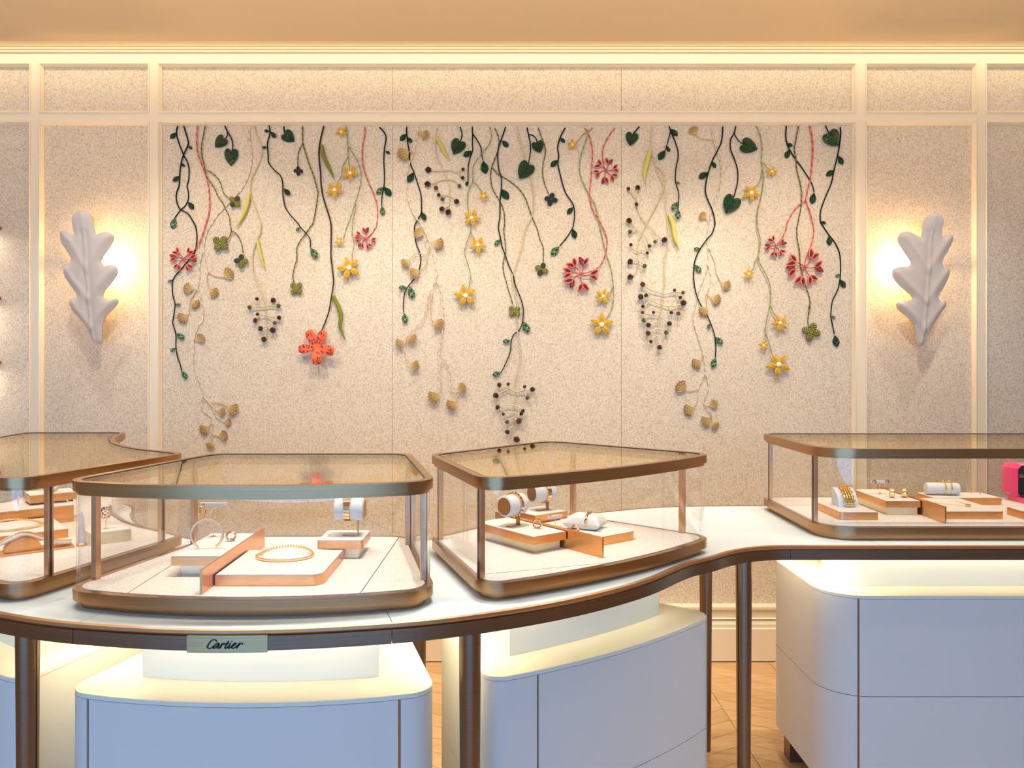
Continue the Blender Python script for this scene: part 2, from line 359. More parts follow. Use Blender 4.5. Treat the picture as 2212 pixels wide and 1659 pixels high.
wf.box(-4.6, 2.5, -4.36, -4.24, 2.69, 2.75); wf.box(-4.6, 2.5, -4.36, -4.24, .15, .21); struct(wf.build('window_1', 'bronze'))
mb = MB(); mb.box(XL, XR, -4.2, 3.64, 2.882, 2.94); mb.box(XL, XR, -4.2, WY + .2, 3.25, 3.35); struct(mb.build('ceiling', 'ceiling'))
# wall panelling: openings (fabric x0, x1) and bands (y0, y1), in photograph pixels on the wall
XS = [(-260, 66), (97, 321), (352, 1838), (1871, 2097), (2129, 2460)]
SPL = {2: (848, 1342)}
BANDS = [(147, 241), (272, 1304)]
E = 6.5
def pbox(m, x0, x1, y0, y1, d0, d1, mi=0): m.box(wx(x0), wx(x1), WY - d1, WY - d0, wz(y1), wz(y0), mi)
for i, (a, b) in enumerate(XS):
    cuts = [a] + list(SPL.get(i, ())) + [b]
    for j, (c, d) in enumerate(BANDS):
        for q in range(len(cuts) - 1):
            m = MB(); m.box(wx(cuts[q]) + (.0008 if q else -.004), wx(cuts[q + 1]) - (.0008 if q < len(cuts) - 2 else -.004), WY - .004, WY, wz(d) - .004, wz(c) + .004)
            m.build('fabric_panel', 'fabric', wall)
            if q: m = MB(); m.box(wx(cuts[q]) - .0014, wx(cuts[q]) + .0014, WY - .0032, WY, wz(d), wz(c)); m.build('panel_seam', 'gap', wall)
        # mitred moulding round the opening
        prof = [(0, .022), (0, .027), (.0035, .029), (.006, .026), (.0075, .020), (.010, .018), (.012, .013), (.0145, .011), (.0145, .003)]
        x0, x1, z0, z1 = wx(a - E), wx(b + E), wz(d + E), wz(c - E); m = MB(); vs = []; fs = []
        for o, dep in prof: vs += [(x0 + o, WY - dep, z0 + o), (x1 - o, WY - dep, z0 + o), (x1 - o, WY - dep, z1 - o), (x0 + o, WY - dep, z1 - o)]
        for k in range(len(prof) - 1):
            for q in range(4): fs.append((k * 4 + q, k * 4 + (q + 1) % 4, k * 4 + 4 + (q + 1) % 4, k * 4 + 4 + q))
        m.add(vs, fs); m.build('panel_moulding', 'paint', wall, 25)
edges = [(-400, -260 - E)] + [(XS[i][1] + E, XS[i + 1][0] - E) for i in range(4)] + [(2460 + E, 2640)]
for a, b in edges: m = MB(); pbox(m, a, b, 110, 1334, 0, .0225); m.build('stile', 'paint', wall)
for y0, y1 in ((112, 147 - E), (241 + E, 272 - E), (1304 + E, 1334)): m = MB(); pbox(m, -600, 2800, y0, y1, 0, .022); m.build('rail', 'paint', wall)
def profile_x(name, prof, mat_='paint'):      # (depth from the wall, py) swept along the wall
    m = MB(); vs = []
    for d, py in prof: vs += [(XL, WY - d, wz(py)), (XR, WY - d, wz(py))]
    n = len(prof); fs = [(2 * i, 2 * i + 1, 2 * i + 3, 2 * i + 2) for i in range(n - 1)]
    m.add(vs, fs); return struct(m.build(name, mat_, None, 25))
profile_x('trim_1', [(0, 60), (.085, 60), (.085, 84), (.080, 92), (.066, 99), (.052, 104), (.044, 107.5), (.036, 108), (.040, 109), (.040, 112), (.030, 113), (.030, 114.5), (.034, 115), (.034, 117.5), (.022, 118.5), (0, 118.5)])
profile_x('trim_2', [(0, 1303), (.030, 1303), (.036, 1307), (.036, 1312), (.026, 1315), (.026, 1330), (.034, 1333), (0, 1333)])
profile_x('baseboard_back', [(0, 1336), (.030, 1336), (.034, 1342), (.040, 1343), (.040, 1350), (.046, 1352), (.046, 1420.4), (0, 1420.4)])
m = MB(); pbox(m, -600, 2800, 1332, 1337, 0, .010); m.build('shadow_gap', 'gap', wall)
# little lit wall shelves cut off by the left edge of the photograph
for k, (py, w) in enumerate(((497, 'topmost'), (648, 'middle'), (786, 'lowest'))):
    z = wz(py); t = thing('wall_shelf', f'{w} of three lit bronze wall shelves at the far left edge', 'shelf', (wx(4), WY - .004, z), 0, 'lit wall shelves')
    m = MB(); m.prism(fillet([(0, -.16, .05), (0, 0, 0), (-.6, 0, 0), (-.6, -.16, 0)]), 0, .014); m.build('shelf_board', 'bronze', t)
    m = MB(); m.box(-.58, -.03, -.06, -.045, -.008, 0); m.build('led_strip', 'led', t)
    area('shelf_lamp', (-.3, -.07, -.015), (0, 0, 0), .5, .03, 2.6, (1, .88, .72), t)
# ================================================================ counter
KC = -.545; KR, KY = 1.27, 2.83
pair = []      # matching front / back points of the counter top
def arcp(th): return (KC + KR * math.sin(R(th)), KY - KR * math.cos(R(th)))
pair += [((-3.2, 2.293), (-3.2, 3.02)), ((-2.2, 2.293), (-2.2, 3.02)), ((-1.94, 2.293), (-1.75, 3.02)), ((-1.86, 2.288), (-1.46, 3.01)), ((-1.79, 2.265), (-1.37, 2.95)), ((-1.73, 2.225), (-1.32, 2.86)), ((-1.67, 2.17), (-1.285, 2.77))]
for th, b in ((-55, (-1.18, 2.60)), (-45, (-1.05, 2.47)), (-35, (-.90, 2.385)), (-25, (-.77, 2.35)), (-14.5, (-.65, 2.335)), (0, (KC, 2.33)), (14.8, (-.44, 2.335)), (25, (-.32, 2.35)), (35, (-.20, 2.40)), (45, (-.07, 2.50)), (55, (.05, 2.61))): pair.append((arcp(th), b))
pair += [((.58, 2.17), (.17, 2.72)), ((.64, 2.225), (.28, 2.79)), ((.70, 2.265), (.39, 2.85)), ((.77, 2.288), (.52, 2.91)), ((.85, 2.293), (.68, 2.95)), ((1.10, 2.293), (.95, 2.96)), ((2.2, 2.293), (2.2, 2.96)), ((3.2, 2.293), (3.2, 2.96))]
FL, BL, KEY = [], [], []
NS = 6
def cr(P, i, t):
    p0, p1, p2, p3 = (Vector(P[max(i - 1, 0)]), Vector(P[i]), Vector(P[i + 1]), Vector(P[min(i + 2, len(P) - 1)]))
    l = (p2 - p1).length; m1 = (p2 - p0) * (l / max(1e-6, (p2 - p1).length + (p1 - p0).length)); m2 = (p3 - p1) * (l / max(1e-6, (p3 - p2).length + (p2 - p1).length))
    return p1 * (2 * t ** 3 - 3 * t * t + 1) + m1 * (t ** 3 - 2 * t * t + t) + p2 * (-2 * t ** 3 + 3 * t * t) + m2 * (t ** 3 - t * t)
PF, PB = [p[0] for p in pair], [p[1] for p in pair]
for i in range(len(pair) - 1):
    KEY.append(len(FL))
    for q in range(NS): FL.append(tuple(cr(PF, i, q / NS))); BL.append(tuple(cr(PB, i, q / NS)))
KEY.append(len(FL)); FL.append(PF[-1]); BL.append(PB[-1])
counter = thing('jewellery_counter', 'long S-curved jewellery counter with pale leather top and bronze edge', 'counter', (KC, 1.9, 0))
def cb(m, name, mt, ang=35, parent=None):
    o = m.build(name, mt, None, ang); o.parent = parent or counter
    o.matrix_parent_inverse = Matrix.Translation((-KC, -1.9, 0)) if parent is None else Matrix.Identity(4); return o
FI, BI = offset_line(FL, .016), offset_line(BL, -.010)
seams = [0, KEY[11], KEY[13], KEY[23], len(FL) - 1]
for a, b in zip(seams, seams[1:]):
    m = MB(); f = [list(p) for p in FI[a:b + 1]]; k = [list(p) for p in BI[a:b + 1]]
    for L in (f, k):
        for e, o in ((0, 1), (-1, -2)):
            d = Vector(L[o]) - Vector(L[e]); d = d.normalized() * .0009; L[e][0] += d.x; L[e][1] += d.y
    m.strip(f, k, .850, .8795); cb(m, 'top_panel', 'leather')
m = MB(); m.strip(FI, BI, .846, .8496); cb(m, 'underside', 'cabtop')
m = MB(); m.tube([(x, y, .8745) for x, y in offset_line(FL, .0085)], .0075, 8); cb(m, 'edge_bead', 'copper_post')
m = MB(); m.strip(BL, offset_line(BL, -.011), .846, .8805); cb(m, 'back_edge', 'bronze')
cutsx = [-3.2, -.863, -.222, .83, 3.2]; AL = [0]
for x in cutsx[1:-1]: AL.append(arclen_at(FL, (x, KY - math.sqrt(KR ** 2 - (x - KC) ** 2) if x < .5 else 2.293)))
AL.append(total(FL))
for a, b in zip(AL, AL[1:]):
    seg = cut(FL, a + .0006, b - .0006); m = MB(); m.strip(seg, offset_line(seg, .02), .8405, .8690); cb(m, 'edge_band', 'bronze_dark')
# name plate
s0, s1 = (arclen_at(FL, (x, KY - math.sqrt(KR ** 2 - (x - KC) ** 2))) for x in (-.618, -.4605))
ys = min(p[1] for p in FL)
seg = cut(FL, s0, s1); m = MB(); m.strip(offset_line(seg, -.003), offset_line(seg, .006), .8378, .8712); plate = cb(m, 'name_plate', 'brass')
# script lettering drawn with a broad nib; zoomed-pixel coordinates of the plate
STROKES = [[(838, 304), (852, 284), (815, 258), (770, 256), (720, 283), (665, 340), (625, 405), (612, 455), (638, 487), (690, 486), (745, 455), (790, 408)],
 [(918, 360), (878, 350), (828, 382), (782, 438), (768, 474), (792, 486), (840, 448), (888, 398), (922, 352), (900, 405), (872, 466), (888, 486), (920, 468), (958, 425)],
 [(1010, 350), (975, 410), (938, 486)], [(962, 440), (1005, 385), (1045, 352), (1074, 358), (1066, 378)],
 [(1172, 290), (1125, 380), (1078, 462), (1090, 486), (1132, 464), (1172, 428)], [(1048, 386), (1110, 366), (1182, 348)],
 [(1226, 350), (1190, 420), (1166, 470), (1182, 486), (1216, 464), (1252, 430)], [(1252, 308), (1268, 300)],
 [(1256, 428), (1322, 402), (1364, 368), (1356, 344), (1322, 356), (1282, 400), (1258, 452), (1278, 486), (1330, 468), (1382, 426)],
 [(1458, 350), (1422, 410), (1384, 486)], [(1412, 438), (1456, 384), (1505, 352), (1540, 360), (1530, 382)]]
def lettering(scale, depth=.0006):      # local: x right, z up, facing -y; origin at the middle of the word
    m = MB()
    for k, st in enumerate(STROKES):
        pts = catmull([((x - 1082) * scale, (385 - y) * scale) for x, y in st], 9 * scale); n = len(pts)
        for i in range(n - 1):
            qs = []
            for p, pp in ((pts[i], pts[i + 1] - pts[i]), (pts[i + 1], pts[min(i + 2, n - 1)] - pts[i] if i + 2 < n else pts[i + 1] - pts[i])):
                t = pp.normalized(); nn = Vector((-t.y, t.x)); w = (7 + 14 * abs(t.y * .9 + t.x * .25)) * scale; w = max(w, 13 * scale) if k == 7 else w
                qs += [p + nn * w, p - nn * w]
            a, b, c, d = qs
            m.add([(a.x, -depth, a.y), (b.x, -depth, b.y), (d.x, -depth, d.y), (c.x, -depth, c.y), (a.x, 0, a.y), (b.x, 0, b.y), (d.x, 0, d.y), (c.x, 0, c.y)], [(0, 1, 2, 3), (0, 4, 5, 1), (1, 5, 6, 2), (2, 6, 7, 3), (3, 7, 4, 0)])
    return m
m = lettering(ys / FPX / 12.29); o = m.build('engraved_word', 'ink', plate, 20)
tx = (487.5 - CX) * ys / FPX; o.matrix_parent_inverse = Matrix.Identity(4); o.location = (tx, KY - math.sqrt((KR + .003) ** 2 - (tx - KC) ** 2) - .0004, CAMZ - (1391.3 - CY) * ys / FPX)
# legs: two-part tapered bronze bars
def leg(x, y, rz):
    m = MB(); n = 5
    for lo, hi, s in ((-math.pi, 0, 0), (0, math.pi, 1)):
        rings = []
        for z, k in ((0, .74), (.03, .75), (.84, 1)):
            a = [(.024 * k * math.cos(lo + (hi - lo) * q / 8), (.018 if s else .026) * k * math.sin(lo + (hi - lo) * q / 8) + (.0012 if s else -.0012)) for q in range(9)]
            rings.append([(px_, py_, z) for px_, py_ in a])
        k = 9; vs = [p for r_ in rings for p in r_]; fs = [tuple(range(k))[::-1], tuple(range(2 * k, 3 * k))]
        for r_ in range(2):
            for q in range(k): fs.append((r_ * k + q, r_ * k + (q + 1) % k, r_ * k + k + (q + 1) % k, r_ * k + k + q))
        m.add(vs, fs)
    m.box(-.017, .017, -.0016, .0016, .004, .838)
    o = m.build('leg', 'bronze_dark'); o.parent = counter; o.location = (x - KC, y - 1.9, 0); o.rotation_euler = (0, 0, rz)
leg(-.070, 1.715, R(20)); leg(-1.02, 1.715, R(-20)); leg(.706, 2.335, R(35)); leg(.742, 2.905, R(10)); leg(-.246, 2.335, R(10)); leg(-.86, 2.36, R(-10)); leg(-1.80, 2.335, R(-35)); leg(2.6, 2.335, 0); leg(2.6, 2.905, 0)
# ================================================================ display cases
KK = .989
def sc(pts): return [(x * KK, y * KK, r) for x, y, r in pts]
c1 = [(-.962, 1.725, .07)] + arc_edge((-.962, 1.725), (-.142, 1.725), .072) + [(-.142, 1.725, .07), (-.262, 2.275, .07), (-.828, 2.275, .07)]
c2 = [(-.045, 1.752, .075)] + arc_edge((-.045, 1.752), (.605, 2.262), .045) + [(.605, 2.262, .07), (.155, 2.665, .07), (-.205, 2.245, .06)]
c3 = [(.955, 2.389, .11), (2.35, 2.389, .11), (2.35, 2.95, .08), (.955, 2.95, .05)]
c0 = [(-1.715, 2.262, .07)] + arc_edge((-1.715, 2.262), (-1.065, 1.745), .045) + [(-1.065, 1.745, .08), (-.905, 2.275, .045), (-1.08, 2.40, 0), (-1.17, 2.485, 0), (-1.26, 2.60, 0), (-1.33, 2.73, 0), (-1.375, 2.85, 0), (-1.41, 2.995, .05), (-1.80, 2.995, .05)]
Z0, ZF, ZT = .8798, .9205, 1.153
def make_case(corners, posts, label, lx, ly, splits=(), leds=()):
    P = fillet(sc(corners)); t = thing('glass_display_case', label, 'display case', (lx, ly, Z0))
    inv = Matrix.Translation((-lx, -ly, -Z0))
    def part(m, name, mt, ang=35): o = m.build(name, mt, t, ang); o.matrix_parent_inverse = inv; return o
    m = MB(); m.prism(inset(P, .017), Z0, .8965); part(m, 'plinth', 'bronze')
    m = MB(); m.ring(P, inset(P, .018), .897, .9195); part(m, 'base_frame', 'bronze')
    pads = [inset(P, .0185)]
    for a, b, c in splits: pads = [q for p in pads for q in (clip(p, a, b, c - .0013), clip(p, -a, -b, -c - .0013)) if len(q) > 2 and abs(area2(q)) > 1e-4]
    for p in pads: m = MB(); m.prism(p, .8975, ZF); part(m, 'base_pad', 'suede')
    m = MB(); m.ring(P, inset(P, .017), 1.131, ZT); part(m, 'top_frame', 'bronze')
    m = MB(); m.ring(inset(P, .007), inset(P, .019), 1.1235, 1.1309); part(m, 'frame_lip', 'bronze')
    m = MB(); m.ring(inset(P, .0172), inset(P, .0205), 1.1425, 1.1525); part(m, 'top_seal', 'seal')
    m = MB(); m.prism(inset(P, .0206), 1.1455, 1.1515); part(m, 'top_glass', 'topglass')
    loop = inset(P, .0065); loop = loop + [loop[0]]; T = total(loop)
    ss = sorted(arclen_at(loop, (x * 1, y * 1)) for x, y in posts)
    rot = cut(loop, ss[0], T) + cut(loop, 0, ss[0])[1:] if ss[0] > 1e-4 else loop
    rs = [s - ss[0] for s in ss] + [T]
    for a, b in zip(rs, rs[1:]):
        seg = cut(rot, a + .0012, b - .0012); m = MB(); m.strip(seg, offset_line(seg, .005), .9198, 1.1235); part(m, 'glass_pane', 'glass')
    for s in rs[:-1]:
        a = cut(rot + rot[1:3], max(0, s), s + .02); d = (Vector(a[-1]) - Vector(a[0])).normalized(); n = Vector((-d.y, d.x)); c = Vector(a[0]) + n * .0125
        q = lambda u, v: tuple(c + d * u + n * v)
        m = MB(); m.prism([q(-.008, -.006), q(.008, -.006), q(.008, .006), q(-.008, .006)], ZF, 1.1235); part(m, 'post', 'copper_post')
        c = Vector(a[0]) + n * .0055; m = MB(); m.prism([q(-.0014, -.0015), q(.0014, -.0015), q(.0014, .0015), q(-.0014, .0015)], .9198, 1.1235); part(m, 'joint_seal', 'seal')
    for x, y, w, rz, e in leds:
        o = area('case_lamp', (x - lx, y - ly, 1.120 - Z0), (0, 0, rz), w, .012, e, (1, .93, .86), t)
    return t, corners
V1 = make_case(c1, [(-.909, 1.787), (-.183, 1.787), (-.285, 2.13), (-.80, 2.13)], 'front glass case with a watch on a roll and hoop earrings', -.544, 1.95, ((1, -.02, -.295 - .02 * 1.9), (-1, -.02, .795 - .02 * 1.9)),
    ((-.544, 1.67, .62, 0, 0.17), (-.544, 2.21, .45, 0, 0.11)))
V2 = make_case(c2, [(-.055, 1.80), (.525, 2.295), (.235, 2.555), (-.19, 2.17)], 'wedge-shaped glass case with two watch rolls and a white cushion', .13, 2.2, ((-.34, .94, 1.735),),
    ((.28, 2.02, .5, R(38), 0.17), (.03, 2.42, .3, R(50), 0.11)))
V3 = make_case(c3, [(.955, 2.86), (.950, 2.455), (2.32, 2.46), (2.32, 2.86)], 'long straight glass case with a pink ring box inside', 1.65, 2.6, (),
    ((1.6, 2.41, 1.2, 0, 0.20), (1.6, 2.87, 1.2, 0, 0.13)))
V0 = make_case(c0, [(-1.034, 1.827), (-.92, 2.18), (-1.36, 2.90), (-1.78, 2.90), (-1.66, 2.24)], 'glass case with a scooped back at the left edge', -1.35, 2.4, (),
    ((-1.30, 2.03, .5, R(-38), 0.17), (-1.42, 2.6, .4, R(60), 0.13), (-1.12, 2.2, .3, R(60), 0.09)))
# ================================================================ drawer cabinets under the counter
def shrink(corners, d, r=None):      # inset the sharp outline first, then round its corners
    c = sc(corners); q = inset([(x, y) for x, y, _ in c], d); return fillet([(x, y, (w if r is None else r) if w else 0) for (x, y), (_, _, w) in zip(q, c)])
def make_cab(corners, ins, seampts, label, lx, ly, feet, necki=.11):
    P = shrink([(x, y, r + .022 if r else 0) for x, y, r in corners], ins)
    t = thing('drawer_cabinet', label, 'cabinet', (lx, ly, 0)); inv = Matrix.Translation((-lx, -ly, 0))
    def part(m, name, mt, ang=35, parent=None): o = m.build(name, mt, parent or t, ang); o.matrix_parent_inverse = inv if parent is None else Matrix.Identity(4); return o
    m = MB(); m.prism(inset(P, .016), .105, .689); part(m, 'carcass', 'bronze_dark')
    m = MB(); m.prism(P, .6905, .700, bev=.0012); part(m, 'cabinet_top', 'cabtop')
    N = shrink(corners, ins + necki, .06); m = MB(); m.prism(N, .7002, .8455); part(m, 'neck', 'cabtop')
    loop = P + [P[0]]; T = total(loop); ss = sorted(arclen_at(loop, s) for s in seampts)
    rot = cut(loop, ss[0], T) + cut(loop, 0, ss[0])[1:] if ss[0] > 1e-4 else loop
    rs = [s - ss[0] for s in ss] + [T]
    for i, (a, b) in enumerate(zip(rs, rs[1:])):
        seg = cut(rot, a + .003, b - .003); mid = cut(rot, (a + b) / 2, (a + b) / 2 + .01)[0]
        for z0, z1 in ((.105, .3925), (.3945, .6895)):
            m = MB(); m.strip(seg, offset_line(seg, .014), z0, z1); part(m, 'drawer_front' if i == 0 else 'side_panel', 'cabinet')
    for a in rs[:-1]:
        seg = cut(rot + rot[1:3], max(0, a - .0024), a + .0024); m = MB(); m.strip(offset_line(seg, .004), offset_line(seg, .0155), .106, .689); part(m, 'seam_strip', 'bronze')
    for x, y in feet: m = MB(); m.box(x - .03, x + .03, y - .03, y + .03, 0, .106); part(m, 'foot', 'bronze_dark')
    # warm under-counter strip washing the cabinet top, on the neck just below the counter
    return t, N
def under_led(t, x, y, w, rz, e, tilt=0):
    o = area('under_counter_lamp', (x, y, .838), (R(tilt), 0, rz), w, .02, e, (1, .86, .58)); o.parent = t; o.matrix_parent_inverse = Matrix.Translation(-t.location)
C1, q1 = make_cab([(-.990, 1.715, .07)] + arc_edge((-.990, 1.715), (-.110, 1.715), .07) + [(-.110, 1.715, .07), (-.270, 2.27, .06), (-.830, 2.27, .06)], .025, [(-.885, 1.69), (-.218, 1.69)], 'front drawer cabinet directly below the brass name plate', -.544, 1.95, ((-.8, 1.85), (-.3, 1.85), (-.75, 2.15), (-.35, 2.15)))
C2, q2 = make_cab([(-.050, 1.752, .075)] + arc_edge((-.050, 1.752), (.645, 2.275), .05) + [(.645, 2.275, .05), (.155, 2.665, .07), (-.210, 2.245, .05)], .028, [(.085, 1.825), (.575, 2.21)], 'wedge-shaped drawer cabinet right of the front leg', .13, 2.2, ((.0, 1.9), (.45, 2.25), (.15, 2.5), (-.1, 2.2)))
C3, q3 = make_cab([(.940, 2.389, .11), (2.35, 2.389, .11), (2.35, 2.99, .01), (.940, 2.99, .01)], .058, [(1.084, 2.42), (2.15, 2.42)], 'straight drawer cabinet at the right with visible bronze feet', 1.65, 2.6, ((1.10, 2.52), (2.15, 2.52), (1.045, 2.84), (2.15, 2.84)))
C0, q0 = make_cab([(-1.715, 2.262, .07)] + arc_edge((-1.715, 2.262), (-1.065, 1.745), .045) + [(-1.065, 1.745, .08), (-.905, 2.275, .045), (-1.26, 2.665, .07)], .028, [(-1.62, 2.25), (-1.175, 1.825)], 'drawer cabinet cut off by the left edge behind the left leg', -1.22, 2.2, ((-1.1, 1.9), (-1.5, 2.25), (-1.25, 2.5), (-1.0, 2.2)))
under_led(C1, -.544, 1.700, .60, 0, 0.45, 62); under_led(C1, -.245, 1.99, .40, R(100), 0.19); under_led(C1, -.84, 1.99, .40, R(80), 0.19)
under_led(C2, .252, 2.06, .62, R(38), 0.56, 62); under_led(C2, -.075, 2.06, .40, R(110), 0.21)
under_led(C3, 1.58, 2.48, 1.15, 0, 0.85, 62); under_led(C3, 1.035, 2.66, .40, R(90), 0.21)
under_led(C0, -1.342, 2.06, .62, R(-38), 0.56, 62); under_led(C0, -1.015, 2.06, .40, R(70), 0.21)
under_led(C2, -.165, 2.0, .40, R(105), 1.36); under_led(C0, -.925, 2.0, .40, R(75), 1.36); under_led(C3, .965, 2.66, .45, R(90), 1.75)
# ================================================================ oak-leaf wall sconces
def sconce(outline, rib, lobes, ox, lamp_px, label):
    D = WY - .100; S = D / FPX; q = 300 / 1310
    def cv(p): return ((ox + p[0] * q - CX) * S, CAMZ - (400 + p[1] * q - CY) * S)
    O = [Vector(cv(p)) for p in outline]; O2 = catmull(O + [O[0]], .006)[:-1]; RB = catmull([cv(p) for p in rib], .004); LB = [catmull([cv(p) for p in l], .004) for l in lobes]
    cx = sum(p.x for p in O2) / len(O2); cz = sum(p.y for p in O2) / len(O2)
    def inside(p):
        c = False; n = len(O2)
        for i in range(n):
            a, b = O2[i], O2[i - 1]
            if (a.y > p.y) != (b.y > p.y) and p.x < (b.x - a.x) * (p.y - a.y) / (b.y - a.y) + a.x: c = not c
        return c
    pts = list(O2); st = .0055; x0, x1 = min(p.x for p in O2), max(p.x for p in O2); z0, z1 = min(p.y for p in O2), max(p.y for p in O2)
    edge = lambda p: min((p - o).length for o in O2)
    y = z0
    while y < z1:
        x = x0
        while x < x1:
            p = Vector((x, y))
            if inside(p) and edge(p) > st * .55: pts.append(p)
            x += st
        y += st
    n = len(O2); V, _, F, *_ = delaunay_2d_cdt(pts, [(i, (i + 1) % n) for i in range(n)], [list(range(n))], 1, 1e-7)
    def depth(p):
        e = min(edge(p), .03); h = .007 * math.sin(e / .03 * math.pi / 2)
        d = min((p - r_).length for r_ in RB); h += .0035 * math.exp(-(d / .0035) ** 2) - .0035 * math.exp(-((d - .012) / .012) ** 2)
        for l in LB: d = min((p - r_).length for r_ in l); h += .0045 * math.exp(-(d / .014) ** 2)
        h += .012 * (1 - ((p.x - cx) / .16) ** 2); return h
    V = [Vector(v) for v in V]; dep = [depth(v) for v in V]; N = len(V); t = thing('leaf_wall_sconce', label, 'wall lamp', (cx, WY - .004, cz))
    vs = [(v.x - cx, -.082 - d, v.y - cz) for v, d in zip(V, dep)] + [(v.x - cx, -.076 - d * .8, v.y - cz) for v, d in zip(V, dep)]
    fs = []; ec = {}
    for f in F:
        f = list(f); a = sum(V[f[i]].x * V[f[(i + 1) % 3]].y - V[f[(i + 1) % 3]].x * V[f[i]].y for i in range(3))
        if a < 0: f = f[::-1]
        fs.append(tuple(f)); fs.append(tuple(i + N for i in f[::-1]))
        for i in range(3): k = (f[i], f[(i + 1) % 3]); ec[k] = 1
    for a, b in ec:
        if (b, a) not in ec: fs.append((b, a, a + N, b + N))
    m = MB(); m.add(vs, fs); m.build('leaf_shade', 'plaster', t, 50)
    lx, lz = (lamp_px[0] - CX) * S - cx, CAMZ - (lamp_px[1] - CY) * S - cz
    m = MB(); m.lathe([(.034, 0), (.034, -.008), (.030, -.010)], (0, 0, lz), 24, axis='Y'); m.lathe([(.008, -.008), (.008, -.085)], (0, 0, lz), 12, axis='Y'); m.build('back_plate', 'brass', t)
    m = MB(); m.ball((lx, -.048, lz), .009, 10); m.build('bulb', 'bulb', t)
    l = bpy.data.lights.new('sconce_light', 'POINT'); l.energy = 14; l.color = (1, .62, .24); l.shadow_soft_size = .012
    o = bpy.data.objects.new('sconce_light', l); COL.objects.link(o); o.parent = t; o.location = (lx, -.050, lz)
sconce([(620,1480),(645,1492),(690,1485),(697,1400),(700,1310),(735,1230),(800,1160),(838,1110),(835,1075),(800,1055),(740,1065),(705,1050),(715,1000),(770,930),(825,850),(835,800),(815,760),(780,750),(720,755),(693,720),(705,680),(750,610),(790,530),(798,480),(770,445),(720,438),(660,455),(632,455),(620,400),(610,320),(580,270),(530,248),(480,245),(430,265),(408,310),(415,380),(430,460),(400,460),(360,430),(320,420),(295,440),(290,490),(310,550),(360,620),(400,690),(400,725),(370,745),(335,765),(328,810),(345,870),(400,950),(450,1020),(450,1060),(410,1065),(388,1090),(390,1130),(420,1190),(490,1260),(540,1330),(580,1410),(605,1465)],
 [(530,450),(540,600),(550,750),(565,950),(580,1150),(600,1350),(630,1480)],
 [[(510,270),(525,420)],[(320,450),(420,560),(530,760)],[(770,470),(660,600),(560,800)],[(350,790),(450,920),(560,1060)],[(800,790),(680,930),(575,1090)],[(410,1100),(500,1220),(590,1330)],[(810,1085),(690,1200),(605,1350)]],
 60, (219, 566), 'white plaster oak-leaf sconce left of the flower panel')
sconce([(530,1490),(560,1515),(600,1500),(640,1420),(700,1290),(770,1190),(808,1140),(808,1100),(790,1085),(755,1095),(740,1070),(745,1030),(790,960),(835,870),(845,820),(830,780),(790,770),(775,740),(785,690),(830,620),(870,540),(882,490),(865,462),(830,460),(790,485),(772,470),(775,400),(788,340),(770,285),(720,265),(670,270),(610,320),(580,400),(575,480),(550,485),(500,455),(440,435),(385,450),(360,500),(370,550),(410,630),(460,710),(465,745),(440,765),(370,770),(320,790),(308,830),(325,880),(380,950),(460,1020),(490,1065),(470,1085),(400,1085),(355,1105),(348,1140),(370,1180),(440,1240),(500,1310),(520,1390),(525,1470)],
 [(668,450),(655,600),(640,800),(625,1000),(610,1200),(590,1380),(570,1490)],
 [[(690,290),(675,420)],[(850,490),(750,620),(650,780)],[(400,480),(520,620),(640,820)],[(820,810),(730,920),(630,1080)],[(340,820),(480,960),(620,1110)],[(790,1110),(700,1230),(605,1350)],[(380,1125),(500,1230),(600,1370)]],
 1860, (1961, 567), 'white plaster oak-leaf sconce right of the flower panel')
# ================================================================ jewellery and display stands
WHERE = {1: 'in the front case', 2: 'in the wedge-shaped case', 3: 'in the straight right case', 0: 'in the left edge case'}
KIT = {1: ((-.63, 1.666), 0), 2: ((.2514, 1.985), R(37.8)), 3: ((1.347, 2.418), 0), 0: ((-1.213, 2.225), R(39.7))}
def kw(c, u, v):
    (ox, oy), r_ = KIT[c]; return (ox + u * math.cos(r_) - v * math.sin(r_), oy + u * math.sin(r_) + v * math.cos(r_))
def kt(c, u, v, z, name, label, cat, rz=0, group=None):
    x, y = kw(c, u, v); return thing(name, label, cat, (x, y, z), KIT[c][1] + rz, group)
B0, B1, B2 = ZF, .9447, .9665      # case floor, top of low blocks, top of raised blocks
def block(c, u0, u1, v0, v1, z0, z1, label, riser=None, rad=(0, .03, 0, 0), body='copper', rz=0):
    t = kt(c, (u0 + u1) / 2, (v0 + v1) / 2, ZF + .0003 if riser else z0 + .0003, 'display_block', label, 'display block', rz); a, b = (u1 - u0) / 2, (v1 - v0) / 2; zb = z0 - ZF if riser else 0; h = z1 - z0
    P = fillet([(-a, -b, rad[0]), (a, -b, rad[1]), (a, b, rad[2]), (-a, b, rad[3])])
    m = MB(); m.prism(P, zb, zb + h - .0012); m.build('block_body', body, t)
    m = MB(); m.prism(inset(P, .0015), zb + h - .0012, zb + h); m.build('block_top', 'white', t)
    if riser: r0, r1, r2, r3 = riser; m = MB(); m.box(r0 - (u0 + u1) / 2, r1 - (u0 + u1) / 2, r2 - (v0 + v1) / 2, r3 - (v0 + v1) / 2, 0, zb); m.build('riser', 'riser', t)
    return t
def divider(c, v0, v1, label):
    t = MB(); t.box(-.0025, .0025, v0, v1, 0, .0515); o = t.build('divider_board', 'copper'); x, y = kw(c, -.0005, 0); o.location = (x, y, ZF + .0003); o.rotation_euler = (0, 0, KIT[c][1]); return tag(o, label, 'divider')
for c, wn in ((1, 'front'), (2, 'wedge-shaped'), (3, 'straight right')):
    divider(c, 0, .44, f'upright copper divider board between blocks in the {wn} case')
